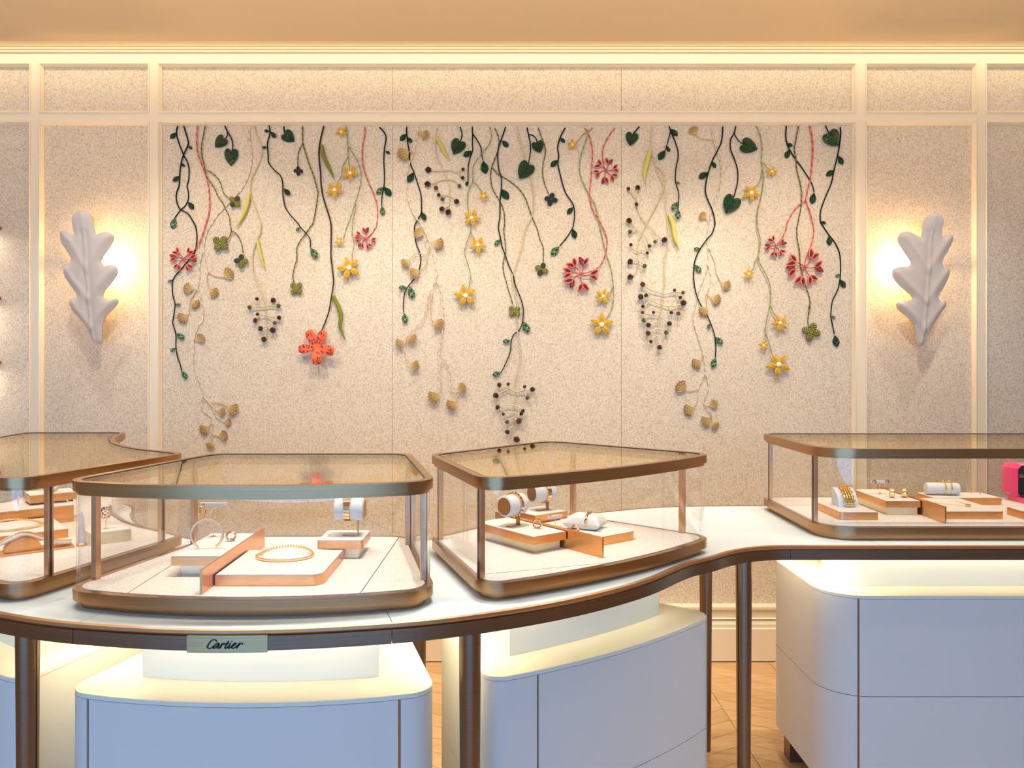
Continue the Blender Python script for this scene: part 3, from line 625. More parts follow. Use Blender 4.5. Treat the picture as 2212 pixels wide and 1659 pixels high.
block(1, -.123, -.006, .144, .394, .945, B2, 'raised copper block carrying hoops and bracelet, front case', (-.105, -.012, .162, .38), (0, 0, 0, 0))
block(1, .005, .238, .067, .302, ZF, B1, 'low wide copper block under the necklace, front case')
block(1, .170, .284, .308, .431, .945, B2, 'small raised copper block under the watch roll, front case', (.235, .272, .316, .40), (.008, .008, .008, .008))
block(2, -.118, -.006, .130, .375, .945, B2, 'raised copper block left of the divider, wedge-shaped case', (-.10, -.012, .148, .36), (0, 0, 0, .05))
block(2, .005, .232, .095, .335, ZF, B1, 'low wide copper block under the cushion, wedge-shaped case')
block(2, .070, .195, .345, .455, .945, B2, 'small raised copper block at the back of the wedge-shaped case', (.085, .18, .36, .44), (0, 0, 0, 0))
block(3, -.117, -.006, .135, .375, .945, B2, 'raised copper block left of the divider, straight right case', (-.108, -.012, .143, .36), (0, 0, 0, .03))
block(3, -.298, -.180, .056, .285, ZF, B1, 'low copper block under the lattice cuff, straight right case', None, (.012, 0, 0, 0))
block(3, .005, .222, .069, .318, ZF, B1, 'low copper block under the pendant, straight right case', None, (0, .012, 0, 0))
block(3, .140, .373, .325, .445, ZF, B1, 'low copper block under the white bangle roll, straight right case', None, (0, 0, 0, .01))
block(3, .280, .52, .01, .149, ZF, B1, 'low copper block before the pink ring box', None, (0, 0, 0, 0))
def roll_stand(c, u, v, z, zc, label, rz, length=.076, rad=.0285, tilt=0):
    t = kt(c, u, v, z + .0003, 'watch_roll_stand', label, 'display stand', rz); h = zc - z
    m = MB(); m.box(-.030, .012, -.008, .008, 0, .0022); m.build('stand_base', 'bronze', t)
    m = MB(); m.box(.0075, .0105, -.006, .006, .002, h - .012); m.build('stand_stem', 'bronze', t)
    m = MB(); m.lathe([(rad - .004, -length / 2), (rad, -length / 2 + .003), (rad, length / 2 - .003), (rad - .004, length / 2)], (-.012, 0, h), 32, axis='X'); o = m.build('leather_roll', 'white', t, 50)
    for s in (-1, 1): m = MB(); m.lathe([(rad * .82, 0), (rad * .82, .0008)], (-.012 + s * (length / 2 + .0002) - (.0004 if s < 0 else .0004), 0, h), 32, axis='X'); m.build('end_disc', 'bronze', t)
    return t
def band(c, u, v, zc, label, cat, style, rz=0, r=.031, w=.016, dx=-.012, name='bracelet'):
    t = kt(c, u, v, zc, name, label, cat, rz); n = 22
    if style == 'watch':
        for i in range(n):
            a = 2 * math.pi * i / n
            m = MB(); m.box(dx - w / 2, dx + w / 2, -.0016, .0016, -.0040, .0040); me = m.mesh('link', 'rose' if i % 2 else 'gold'); o = place('link', me, t, (0, r * math.cos(a), r * math.sin(a)), (a - math.pi / 2 + math.pi / 2, 0, 0))
        a = R(118); m = MB(); m.box(dx - .010, dx + .010, -.003, .003, -.011, .011); o = m.build('watch_dial', 'steel', t); o.location = (0, (r + .002) * math.cos(a), (r + .002) * math.sin(a)); o.rotation_euler = (a, 0, 0)
    else:
        m = MB(); m.ring([((r + .0022) * math.cos(2 * math.pi * i / 40), (r + .0022) * math.sin(2 * math.pi * i / 40)) for i in range(40)], [((r - .001) * math.cos(2 * math.pi * i / 40), (r - .001) * math.sin(2 * math.pi * i / 40)) for i in range(40)], -w / 2, w / 2)
        m.v = [(z + dx, x, y) for x, y, z in m.v]; m.build('band', style, t)
        m = MB()
        for i in range(18):
            a = 2 * math.pi * i / 18; m.ball((dx, (r + .0026) * math.cos(a), (r + .0026) * math.sin(a)), .0021, 6)
        m.build('set_stones', 'gem' if style == 'rose' else 'rose', t)
    return t
# front case
roll_stand(1, .252, .372, B2, 1.033, 'watch roll on a bronze stand in the front case', 0)
band(1, .252, .372, 1.033, 'rose gold watch with square dial on the front case roll', 'watch', 'watch', 0, .0305, .015, -.016, 'watch')
def tee(c, u, v, z, h, w, label, rz=0):
    t = kt(c, u, v, z + .0003, 'earring_stand', label, 'earring stand', rz)
    m = MB(); m.lathe([(.007, 0), (.007, .0012), (.002, .002)], k=16); m.build('stand_foot', 'brass', t)
    m = MB(); m.lathe([(.0011, .001), (.0011, h)], k=8); m.build('stand_stem', 'rose', t)
    m = MB(); m.box(-w / 2, w / 2, -.004, .004, h - .004, h + .004); m.build('crossbar', 'white', t); return t
def hoop(c, u, v, z, r, n, rz, label, gap=0, name='hoop_earring', cat='earring', bead=.0027, start=90, mt='gold', flat=1):
    t = kt(c, u, v, z, name, label, cat, rz); a0, a1 = R(start + gap / 2), R(start + 360 - gap / 2)
    P = [(r * math.cos(a0 + (a1 - a0) * i / n), 0, r * math.sin(a0 + (a1 - a0) * i / n)) for i in range(n + 1)]
    m = MB(); m.tube(P, bead * .75, 6); m.build('hoop_wire', mt, t)
    m = MB()
    for p in P: m.ball(p, bead, 6)
    m.build('beading', 'gold' if mt != 'gold' else 'rose', t); return t
tee(1, -.104, .387 - .03, B2, .081, .065, 'white T-bar earring stand on the raised block, front case')
hoop(1, -.126, .345, 1.032, .0185, 18, R(90), 'beaded gold hoop earring turned edge-on, left on the bar', 30, bead=.003)
hoop(1, -.088, .345, 1.024, .0195, 22, 0, 'beaded gold hoop earring facing front, right on the bar', 50, start=60)
hoop(1, -.070, .222, B2 + .034, .036, 34, R(8), 'beaded open rose gold cuff bracelet standing on the raised block', 74, 'bracelet', 'bracelet', .0038, 270, 'rose')
def ring(c, u, v, z, r, rz, label, mt='rose', tilt=0, w=.004, rough='gem'):
    t = kt(c, u, v, z + .0003, 'ring', label, 'ring', rz)
    m = MB(); P = [(r * math.cos(2 * math.pi * i / 24), 0, r * math.sin(2 * math.pi * i / 24) + r + .002) for i in range(24)]; m.tube(P, w * .42, 8, True); m.v = [(x, y * (w / .0035), zz) for x, y, zz in m.v]; m.build('ring_band', mt, t)
    m = MB()
    for i in range(7): a = R(30 + 20 * i); m.ball(((r + .0012) * math.cos(a), -.0004, (r + .0012) * math.sin(a) + r + .002), .0018, 6)
    m.build('ring_stones', rough, t)
    m = MB(); m.prism(fillet([(-.006, -.004, .001), (.006, -.004, .001), (.006, .004, .001), (-.006, .004, .001)]), 0, .0012); m.tube([(0, 0, .001), (0, 0, r * .7)], .0028, 8); m.build('ring_support', 'white', t); return t
ring(1, -.040, .300, B2, .0105, R(25), 'rose gold dome ring on the raised block, front case', 'rose', 0, .007, 'diamond')
def necklace(c, u, v, z, rx, ry, label, form=True, rz=0, dome=.014):
    t = kt(c, u, v, z + .0003, 'necklace_form', f'white oval dome inside the {label}', 'necklace form', rz)
    m = MB(); m.ball((0, 0, 0), 1, 24, 0, (rx * .86, ry * .86, dome)); m.v = [(x, y, max(0, zz)) for x, y, zz in m.v]; m.build('dome', 'white', t)
    n = kt(c, u, v, z + .0003, 'necklace', label, 'necklace', rz)
    P = [(rx * math.cos(2 * math.pi * i / 60), ry * math.sin(2 * math.pi * i / 60), .0032 + .010 * max(0, math.sin(2 * math.pi * i / 60)) ** 2) for i in range(60)]
    m = MB(); m.tube(P, .0022, 6, True); m.build('chain', 'rose', n)
    m = MB()
    for i in range(60): m.ball(P[i], .0037, 6)
    m.build('chain_beads', 'gold', n)
necklace(1, .112, .232, B1, .066, .054, 'beaded rose gold necklace on the low front block')
# wedge-shaped case
roll_stand(2, -.062, .27, B2, 1.024, 'watch roll stand nearest the left post of the wedge case', R(10), .072)
band(2, -.062, .27, 1.024, 'rose gold bracelet with dark stones on the nearer roll', 'bracelet', 'rose', R(10), .031, .010, -.008)
roll_stand(2, .155, .400, B2, 1.020, 'watch roll stand at the back of the wedge case', R(-5), .074)
band(2, .155, .400, 1.020, 'gold link watch on the back roll of the wedge case', 'watch', 'watch', R(-5), .031, .013, -.004, 'watch')
ring(2, -.045, .200, B2, .0115, R(-50), 'rose gold ring standing on the left block, wedge case', 'rose', 0, .006)
ring(2, .052, .160, B1, .0115, R(-20), 'rose gold ring standing before the cushion', 'rose', 0, .007)
tee(2, .080, .270, B1, .029, .05, 'low white T-bar earring stand behind the divider, wedge case')
hoop(2, .062, .268, B1 + .031, .005, 10, 0, 'left gold stud earring on the low T-bar, wedge case', 40, bead=.002, name='stud_earring')
hoop(2, .098, .268, B1 + .031, .005, 10, 0, 'right gold stud earring on the low T-bar, wedge case', 40, bead=.002, name='stud_earring')
t = kt(2, .135, .205, B1 + .0003, 'display_cushion', 'plump white cushion wearing a gold bangle, wedge case', 'cushion', R(-62))
m = MB(); n = 18; L, W2, H = .055, .040, .042; vs = []; fs = []
for s in (1, 0):
    for i in range(n + 1):
        for j in range(n + 1):
            a, b = i / n * 2 - 1, j / n * 2 - 1; k = 1 - .12 * (1 - a * a) * b * b - .0; kx = 1 - .14 * (1 - b * b)
            h = ((1 - a ** 4) * (1 - b ** 4)) ** .55; z = H * .42 + (H * .58 * h if s else -H * .42 * h ** .6)
            vs.append((a * L * kx, b * W2 * (1 - .14 * (1 - a * a)), z))
q = (n + 1) ** 2
for s in (0, 1):
    for i in range(n):
        for j in range(n):
            f = [s * q + i * (n + 1) + j, s * q + (i + 1) * (n + 1) + j, s * q + (i + 1) * (n + 1) + j + 1, s * q + i * (n + 1) + j + 1]; fs.append(tuple(f if s == 0 else f[::-1]))
m.add(vs, fs); m.build('cushion_body', 'white', t, 60)
g = kt(2, .135, .205, B1 + .0003, 'bangle', 'gold bangle wrapped round the white cushion', 'bracelet', R(-62))
P = [(.012, .0365 * math.cos(R(10 + 350 * i / 36)), .0235 + .0225 * math.sin(R(10 + 350 * i / 36))) for i in range(37)]
m = MB(); m.tube(P, .0024, 8); m.v = [(.012 + (x - .012) * 1.5, y, z) for x, y, z in m.v]; m.build('band', 'rose', g)
m = MB(); 
for i in range(6, 34, 2): m.ball(P[i], .0029, 6)
m.build('band_stones', 'gem', g)
mb = MB(); mb.box(0, .040, 0, .022, 0, .0075); mb.box(.001, .039, .004, .018, .0075, .0105); o = mb.build('price_plaque', 'brass'); x, y = kw(2, .006, .058); o.location = (x, y, ZF + .0003); o.rotation_euler = (0, 0, KIT[2][1]); tag(o, 'small brass plaque on the floor of the wedge case', 'plaque')
# straight right case
t = kt(3, -.232, .165, B1 + .0003, 'cuff_stand', 'white sloped cuff stand on the leftmost low block', 'display stand', 0)
prof = [(-.036, 0), (-.036, .050), (-.030, .056), (-.015, .052), (.004, .040), (.018, .022), (.022, 0)]
m = MB(); vs = [(x, y, z) for x in (-.032, .030) for y, z in [(-p[0], p[1]) for p in prof]]; n = len(prof)
m.add(vs, [tuple(range(n)), tuple(range(n, 2 * n))[::-1]] + [(i, (i + 1) % n + 0 if False else (i + 1) % n, n + (i + 1) % n, n + i) for i in range(n)]); m.build('stand_body', 'white', t)
g = kt(3, -.232, .165, B1 + .0003, 'lattice_cuff', 'wide gold lattice cuff on the sloped white stand', 'bracelet', 0); m = MB(); k = MB()
for x in (-.012, -.004, .004, .012):
    P = catmull([(x, -.030, .006), (x, -.0235, .024), (x, -.008, .0425), (x, .014, .0555), (x, .030, .0585)], .004); m.tube(P, .0026, 6)
    for i, p in enumerate(P):
        if i % 2 == 0: k.ball(p + Vector((.004 * (1 if i % 4 == 0 else -1), -.001, .001)), .0037, 6)
m.build('cuff_wires', 'gold', g); k.build('cuff_lattice', 'gold', g)
tee(3, -.070, .275, B2, .041, .060, 'white T-bar earring stand on the raised block, straight case')
hoop(3, -.092, .269, B2 + .042, .006, 10, 0, 'left gold stud earring on the tall T-bar, straight case', 30, bead=.0024, name='stud_earring')
hoop(3, -.048, .269, B2 + .042, .006, 10, 0, 'right gold stud earring on the tall T-bar, straight case', 30, bead=.0024, name='stud_earring')
ring(3, -.066, .200, B2, .0125, R(70), 'left gold ring on the raised block, straight case', 'gold', 0, .008, 'gold')
ring(3, -.022, .205, B2, .0125, R(60), 'right gold ring on the raised block, straight case', 'gold', 0, .009, 'gold')
t = kt(3, .203, .389, B1 + .0003, 'bangle_roll', 'white leather roll lying on the rear low block', 'display stand', R(-6))
m = MB(); m.lathe([(.012, -.056), (.020, -.054), (.0215, -.048), (.0215, .048), (.020, .054), (.012, .056)], (0, 0, .0215), 28, axis='X'); m.build('roll_body', 'white', t, 50)
for dx, w in ((.008, 'left'), (.028, 'right')):
    g = kt(3, .203, .389, B1 + .022, 'gold_bangle', f'{w} gold bangle round the white roll', 'bracelet', R(-6), 'bangles on the white roll')
    P = [(dx + .004 * math.cos(2 * math.pi * i / 36), .0235 * math.cos(2 * math.pi * i / 36), .0235 * math.sin(2 * math.pi * i / 36) + .001) for i in range(36)]
    m = MB(); m.tube(P, .0023, 8, True); m.build('band', 'gold', g); m = MB(); m.ball((dx, .002, .027), .005, 8, 0, (1.4, 1, .7)); m.build('clasp', 'gold', g)
for u, v, w in ((.323, .42, 'left'), (.345, .40, 'right')): hoop(3, u, v, B1 + .010, .0075, 12, R(30), f'{w} small gold huggie earring beside the white roll', 70, bead=.0022, start=250)
n = kt(3, .10, .20, B1 + .0003, 'pendant_necklace', 'fine gold chain with cluster pendant on the low right block', 'necklace')
m = MB(); P = catmull([(-.055, .085, .0015), (-.04, .05, .0015), (0, .0, .0015), (.055, -.038, .0015), (.068, -.02, .0015), (.075, .02, .0015), (.072, .05, .0015)], .004); m.tube(P, .0009, 5); m.build('chain', 'gold', n)
m = MB()
for i in range(6): a = R(60 * i); m.ball((.060 + .006 * math.cos(a), -.042 + .006 * math.sin(a), .004), .0038, 6)
m.build('pendant', 'gold', n)
# pink octagonal ring box, open towards the camera
t = kt(3, .515, .405, ZF + .0003, 'ring_box', 'open pink octagonal ring box with black lining at right edge', 'jewellery box', 0)
def octa(w, h, c): return [(-w + c, 0), (w - c, 0), (w, c), (w, h - c), (w - c, h), (-w + c, h), (-w, h - c), (-w, c)]
def frame_y(m, A, ya, Bp, yb): 
    n = len(A); m.add([(x, ya, z) for x, z in A] + [(x, yb, z) for x, z in Bp], [(i, (i + 1) % n, n + (i + 1) % n, n + i) for i in range(n)])
m = MB(); O, I = octa(.062, .122, .016), octa(.050, .110, .012)
I = [(x, z + .006) for x, z in I]
O2 = [(x * .93, z * .96 + .002) for x, z in O]
frame_y(m, O2, .055, O, .030); frame_y(m, O, .030, O, -.010); frame_y(m, O, -.010, I, -.026); frame_y(m, I, -.026, I, .040); m.add([(x, .055, z) for x, z in O2], [tuple(range(8))[::-1]])
m.v = [(x, y, z + .012) for x, y, z in m.v]; m.build('box_lid', 'pinkbox', t, 20)
m = MB(); m.add([(x, .038, z + .012) for x, z in I], [tuple(range(8))]); m.build('black_lining', 'blackvelvet', t, 20)
m = lettering(.0000442); o = m.build('gold_word', 'gold', t, 20); o.location = (.017, .0372, .083)
m = MB(); m.prism(fillet([(-.05, -.075, .012), (.05, -.075, .012), (.05, .04, .012), (-.05, .04, .012)]), 0, .018); m.build('box_base', 'pinkbox', t)
m = MB(); m.prism(fillet([(-.042, -.067, .01), (.042, -.067, .01), (.042, .0, .01), (-.042, .0, .01)]), .018, .021); m.build('ring_cushion', 'blackvelvet', t)
# left edge case
block(0, -.22, 0, 0, .225, ZF, B1, 'low copper block under the beaded necklace, left edge case', None, (0, 0, 0, 0))
block(0, -.27, .063, .24, .42, ZF, .972, 'tall copper block behind the necklace, left edge case', None, (0, 0, 0, 0))
t = block(0, -.045, .085, .305, .405, .979, 1.003, 'small copper block on feet, stacked highest in the left case', None, (0, 0, 0, 0)); t.location.z = .9725
for ch in t.children: ch.location.z += .0065
m = MB()
for a in (-.05, .05):
    for b in (-.035, .035): m.box(a - .006, a + .006, b - .006, b + .006, 0, .0066)
m.build('block_feet', 'gap', t)
block(0, .022, .125, -.153, -.060, ZF, .952, 'small champagne block under the stone ring, left edge case', None, (0, 0, 0, 0), 'riser')
necklace(0, -.120, .115, B1, .078, .058, 'beaded rose gold necklace in the left edge case')
hoop(0, -.072, .315, .990, .012, 16, R(70), 'spiral rose gold earring on the tall left block', 120, bead=.0026, start=320, mt='rose')
t = kt(0, .020, .355, 1.0045, 'bangle_stand', 'pale round bangle stand on the highest left block', 'display stand', R(-40))
m = MB(); m.box(-.012, .012, -.010, .010, 0, .004); m.tube([(.031 * math.cos(2 * math.pi * i / 36), 0, .036 + .031 * math.sin(2 * math.pi * i / 36)) for i in range(36)], .004, 8, True); m.build('stand_hoop', 'white', t)
hoop(0, .020, .355, 1.0405, .0375, 36, R(-40), 'pave bangle standing on the highest left block', 60, 'bangle', 'bracelet', .0030, 270, 'rose')
t = kt(0, .004, -.14, ZF + .0003, 'ring_cone', 'slim white ring cone beside the champagne block', 'ring holder', 0)
m = MB(); m.lathe([(.013, 0), (.013, .006), (.011, .008)], k=20); m.build('cone_foot', 'copper', t)
m = MB(); m.lathe([(.0105, .008), (.008, .055), (.005, .078), (.001, .092)], k=20); m.build('cone_body', 'white', t)
t = kt(0, .072, -.105, .9523, 'stone_ring_stand', 'round ring with dark stones on a thin gold stem', 'ring', 0)
m = MB(); m.lathe([(.008, 0), (.008, .0012), (.0014, .002), (.0012, .028)], k=14); m.build('stem', 'gold', t)
m = MB(); k = MB()
for i in range(46):
    z = 1 - 2 * (i + .5) / 46; a = i * 2.399963; r_ = math.sqrt(1 - z * z); (k if math.cos(a) < -.2 and z > -.3 else m).ball((.015 * r_ * math.cos(a), .008 * r_ * math.sin(a), .043 + .016 * z), .0027, 6)
m.build('gold_beads', 'rose', t); k.build('dark_stones', 'gem', t)
t = kt(0, -.130, -.125, ZF + .0003, 'bracelet_bridge', 'white arched bracelet rest on a copper tray, left edge', 'display stand', 0)
m = MB(); m.box(-.055, .115, -.030, .030, 0, .006); m.build('tray', 'copper', t)
arch = [(x, .010 + .036 * math.exp(-(x / .055) ** 2)) for x in [(-.055 + .165 * i / 26) for i in range(27)]]
m = MB(); n = 27; vs = [(x, y, z + dz) for y, dz in ((-.018, 0), (.018, 0), (.018, .004), (-.018, .004)) for x, z in arch]; m.add(vs, [(a * n + i, a * n + i + 1, ((a + 1) % 4) * n + i + 1, ((a + 1) % 4) * n + i) for a in range(4) for i in range(n - 1)]); m.build('arch', 'white', t)
m = MB(); hp = [(.042 * math.cos(math.pi * i / 14), .034 * math.sin(math.pi * i / 14)) for i in range(15)]; vs = [(x, y, z + .006) for y in (-.020, .012) for x, z in hp]; m.add(vs, [tuple(range(15)), tuple(range(15, 30))[::-1]] + [(i, 15 + i, 15 + (i + 1) % 15, (i + 1) % 15) for i in range(15)]); m.build('half_disc', 'copper', t)
g = kt(0, -.130, -.125, ZF + .0003, 'line_bracelet', 'beaded rose gold bracelet draped over the white arch', 'bracelet', 0)
P = catmull([(x, -.006, z + .0062) for x, z in arch], .005); m = MB(); m.tube(P, .0022, 6); m.build('chain', 'rose', g)
m = MB()
for p in P: m.ball(p, .0031, 6)
m.build('chain_beads', 'gold', g)
# ================================================================ embroidered flower strands hanging on the wall
TILE = {'T1': (340, 260, 7.3733), 'T2': (600, 260, 7.3733), 'T3': (840, 260, 7.3733), 'T4': (1080, 260, 7.3733), 'T5': (1320, 260, 7.3733), 'T6': (1560, 260, 7.3733),
 'M1': (340, 470, 7.3733), 'M2': (600, 470, 7.3733), 'M3': (840, 470, 7.3733), 'M4': (1080, 470, 7.3733), 'M5': (1320, 470, 7.3733), 'M6': (1560, 470, 7.3733),
 'B1': (340, 680, 5.53), 'B2': (600, 630, 7.3733), 'B3': (840, 680, 5.53), 'B4': (1320, 680, 5.53), 'B5': (1560, 640, 7.3733), 'PX': (0, 0, 1)}
PS = (WY - .012) / FPX      # metres per photograph pixel on the embroidery
def pts_of(txt):            # "T1 320,90 300,190 M1 ..." -> wall pixels
    out = []; t = None
    for w in txt.split():
        if w in TILE: t = TILE[w]
        else: x, y = map(float, w.split(',')); out.append((t[0] + x / t[2], t[1] + y / t[2]))
    return out
class Strand:
    n = 0
    def __init__(s, name, label, cat, start):
        s.p0 = pts_of(start)[0]; s.k = Strand.n; Strand.n += 1; s.d = .0055 + (s.k % 4) * .0028
        s.t = thing(name, label, cat, ((s.p0[0] - CX) * PS, WY - .004, CAMZ - (s.p0[1] - CY) * PS), 0, 'embroidered strands on the wall')
    def L(s, p, dep=None): return Vector(((p[0] - s.p0[0]) * PS, -(s.d if dep is None else dep), -(p[1] - s.p0[1]) * PS))
    def cord(s, txt, r=1.25, mats=('navy',), name='stem', twist=None, taper=True, step=2.6, dep=None):
        P = catmull([s.L(p, dep) for p in pts_of(txt)], step * PS); n = len(P)
        rr = [r * PS * (1.12 - .3 * i / n if taper else 1) for i in range(n)]
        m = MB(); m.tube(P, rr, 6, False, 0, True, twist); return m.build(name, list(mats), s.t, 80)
    def put(s, me, name, base, tip, w=None, parent=None, dep=None, sy=None):
        a, b = s.L(base, dep), s.L(tip, dep); d = b - a; l = d.length; w = l if w is None else w
        loc = a - (parent.location if parent else Vector((0, 0, 0)))
        return place(name, me, parent or s.t, loc, (0, math.atan2(-d.z, d.x), 0), (l, sy if sy else w, w))
def seg(txt):
    p = pts_of(txt); return p[0], p[1]
# --- unit meshes: x = 0..1 along the piece, z across, -y towards the room
def unit_leaf(mt):
    m = MB(); n = 10; vs = []; fs = []
    for i in range(n + 1):
        x = i / n; h = .29 * math.sin(math.pi * min(1, x ** 1.25)) ** .8 * (1 if i not in (0, n) else .12); e = .16 * math.sin(math.pi * x) + .02
        vs += [(x, 0, -h), (x, -e * .75, -h * .55), (x, -e * .6, 0), (x, -e * .75, h * .55), (x, 0, h), (x, .05, 0)]
    for i in range(n):
        for q in range(6): fs.append((i * 6 + q, i * 6 + (q + 1) % 6, i * 6 + 6 + (q + 1) % 6, i * 6 + 6 + q))
    fs += [(5, 4, 3, 2, 1, 0), tuple(n * 6 + q for q in range(6))]; m.add(vs, fs); return m.mesh('leaf', mt, 60)
LEAF = {k: unit_leaf(k) for k in ('leafdark', 'leaflight')}
def unit_heart():
    O = []
    half = [(.12, 0), (.05, .05), (-.02, .14), (-.05, .25), (-.02, .36), (.07, .44), (.20, .48), (.36, .47), (.54, .40), (.72, .29), (.88, .13), (1.0, 0)]
    h = catmull([(x, y) for x, y in half], .06); up = [tuple(p) for p in h]; O = up + [(x, -y) for x, y in up[::-1][1:-1]]
    m = MB(); n = len(O); vs = []; fs = []; rings = (1, .85, .6, .32)
    for r_ in rings:
        for x, z in O: vs.append((.30 + (x - .30) * r_, -.14 * (1 - r_ * r_) - .03, z * r_))
    vs.append((.30, -.165, 0)); vs += [(x, .02, z) for x, z in O]; c = len(rings) * n
    for a in range(len(rings) - 1):
        for i in range(n): j = (i + 1) % n; fs.append((a * n + i, a * n + j, a * n + n + j, a * n + n + i))
    for i in range(n): j = (i + 1) % n; fs.append(((len(rings) - 1) * n + i, (len(rings) - 1) * n + j, c)); fs.append((j, i, c + 1 + i, c + 1 + j))
    m.add(vs, fs); m.tube([(.13 + .85 * i / 8, -.16 + .12 * (i / 8) ** 2, 0) for i in range(9)], .012, 5); return m.mesh('heart_leaf', 'heart', 60)
HEART = unit_heart()
def almond(w, x0, x1, dep, n=9): 
    u = [(x0 + (x1 - x0) * i / n, w * math.sin(math.pi * (i / n) ** .85) ** .75) for i in range(n + 1)]
    return [(x, -dep - .10 * math.sin(math.pi * x), z) for x, z in u] + [(x, -dep - .10 * math.sin(math.pi * x), -z) for x, z in u[::-1][1:-1]]
def unit_petal():
    m = MB(); A = almond(.225, .05, 1, .05); B = almond(.135, .10, .86, .09); Cc = almond(.05, .15, .72, .12)
    m.add([(x, -.02, z) for x, y, z in A], [tuple(range(len(A)))], 1)
    m.tube(A, .045, 6, True, 0); m.tube(B, .040, 6, True, 0); m.tube(Cc, .034, 5, True, 0); return m.mesh('petal', ['yellow', 'yellowdk'], 80)
PETAL = unit_petal()
def unit_oval(a, b, name):
    m = MB(); A = almond(.22, 0, 1, .06); B = almond(.07, .18, .82, .10); m.add([(x, -.03, z) for x, y, z in A], [tuple(range(len(A)))], 1); m.tube(A, .075, 6, True, 0); m.tube(B, .035, 5, True, 1); return m.mesh(name, [a, b], 80)
OVAL = [unit_oval('coral', 'coraldark', 'oval_leaf'), unit_oval('redhi', 'coraldark', 'oval_leaf'), unit_oval('coraldark', 'red', 'oval_leaf')]
def unit_clover(a, b):
    m = MB()
    for s in (-1, 1):
        for i in range(9):
            x = .08 + .92 * i / 9; w = .33 * math.sin(math.pi * min(1, (i + .9) / 10.2)) ** .7; P = [(x * .86 + .02, -.10, s * .015), (x * .95 + .03, -.15, s * w * .55), (x + .06 * math.sin(i / 9 * 3.1), -.06, s * w)]; m.tube(P, .055, 5, False, i % 2)
        E_ = [(.04, -.05, s * .02)] + [(.08 + .92 * i / 9 + .06 * math.sin(i / 9 * 3.1), -.07, s * .35 * math.sin(math.pi * min(1, (i + .9) / 10.2)) ** .7) for i in range(10)] + [(.88, -.10, s * .02)]; m.tube(E_, .035, 5, False, 1)
    m.add([(.05, -.02, 0), (.3, -.02, -.28), (.85, -.02, -.3), (.95, -.02, 0), (.85, -.02, .3), (.3, -.02, .28)], [(0, 1, 2, 3, 4, 5)], 1); return m.mesh('leaflet', [a, b], 80)
CLOV = {'o': unit_clover('cloverg', 'cloverd'), 'd': unit_clover('cloverd', 'cloverk'), 'k': unit_clover('cloverk', 'cloverk')}
def unit_fan(edge):
    m = MB(); n = 11; R1 = []
    for i in range(n):
        a = R(-62 + 124 * i / (n - 1)); l = .90 + .09 * (i % 2); P = [(.02, -.05, 0), (.24 * math.cos(a * .7), -.10, .30 * math.sin(a * .9)), (.6 * math.cos(a * .85), -.11, .50 * math.sin(a)), (l * math.cos(a * .85), -.08, .66 * math.sin(a))]
        m.tube(catmull(P, .11), .052, 5, False, i % 2); R1.append(P[-1]); m.ball((P[-1][0], -.09, P[-1][2]), .072, 6, 2)
    for f in (.45, .72):
        m.tube([(p[0] * f, -.15, p[2] * f) for p in R1], .030, 5, False, 1)
    m.add([(0, -.02, 0)] + [(p[0] * .97, -.03, p[2]) for p in R1], [(0, i + 2, i + 1) for i in range(n - 1)], 1); return m.mesh('fan_leaf', ['tanlt', 'tan', edge], 80)
FAN = [unit_fan('rust'), unit_fan('tan')]
def unit_berry(mt):
    m = MB(); bm = bmesh.new(); bmesh.ops.create_icosphere(bm, subdivisions=2, radius=1); rnd = random.Random(3)
    for v in bm.verts: v.co *= 1 + .16 * rnd.uniform(-1, 1)
    bm.verts.index_update(); m.add([v.co for v in bm.verts], [[v.index for v in f.verts] for f in bm.faces]); bm.free(); return m.mesh('berry', mt, 80)
BERRY = {'k': unit_berry('berry'), 'r': unit_berry('berryred'), 'g': unit_berry('berrygreen'), 't': unit_berry('berrytan')}
def unit_button():
    m = MB(); m.ball((0, -.5, 0), 1, 10, 0, (1, .7, 1)); return m.mesh('flower_heart', 'pearl', 80)
BUTTON = unit_button()
# --- the pieces a strand carries
def leaves(s, txts, kind='leafdark', k=1.0):
    for x in txts:
        kd = 'leaflight' if x.startswith('*') else kind; a, b = seg(x.lstrip('*')); s.put(LEAF[kd], 'leaf', a, b, math.dist(a, b) * PS * k)
def heart(s, txt, w):
    a, b = seg(txt); d = math.dist(a, b); a2 = (a[0] - (b[0] - a[0]) * .15, a[1] - (b[1] - a[1]) * .15); s.put(HEART, 'heart_leaf', a2, b, w / .96 / 7.3733 * PS, None, s.d + .002)
def flower(s, txt, r, rot, tile_s=7.3733):
    c = pts_of(txt)[0]; r = r / tile_s; me = BUTTON
    f = place('flower', me, s.t, s.L(c, s.d + .006), None, (1, 1, 1)); q = r * .23 * PS
    f.data = me; f.scale = (q, q, q)
    for i in range(5):
        a = R(rot + 72 * i + random.uniform(-5, 5)); l = r * random.uniform(.92, 1.04)
        o = place('petal', PETAL, f, ((math.cos(a) * r * .10 * PS) / q, .2, (-math.sin(a) * r * .10 * PS) / q), (0, a, 0), (l * .92 * PS / q,) * 3)
        o.rotation_euler = (0, a, 0)
def clover(s, txt, r, kinds, rot):
    c = pts_of(txt)[0]; r = r / 7.3733; m = MB(); m.ball((0, 0, 0), 1.1 * PS, 6); f = m.build('clover', 'cloverg', s.t); f.location = s.L(c, s.d + .005)
    for i in range(4):
        a = R(rot + 90 * i + random.uniform(-7, 7)); place('leaflet', CLOV[kinds[i % len(kinds)]], f, (0, .002, 0), (0, a, 0), (r * PS * .97,) * 3)
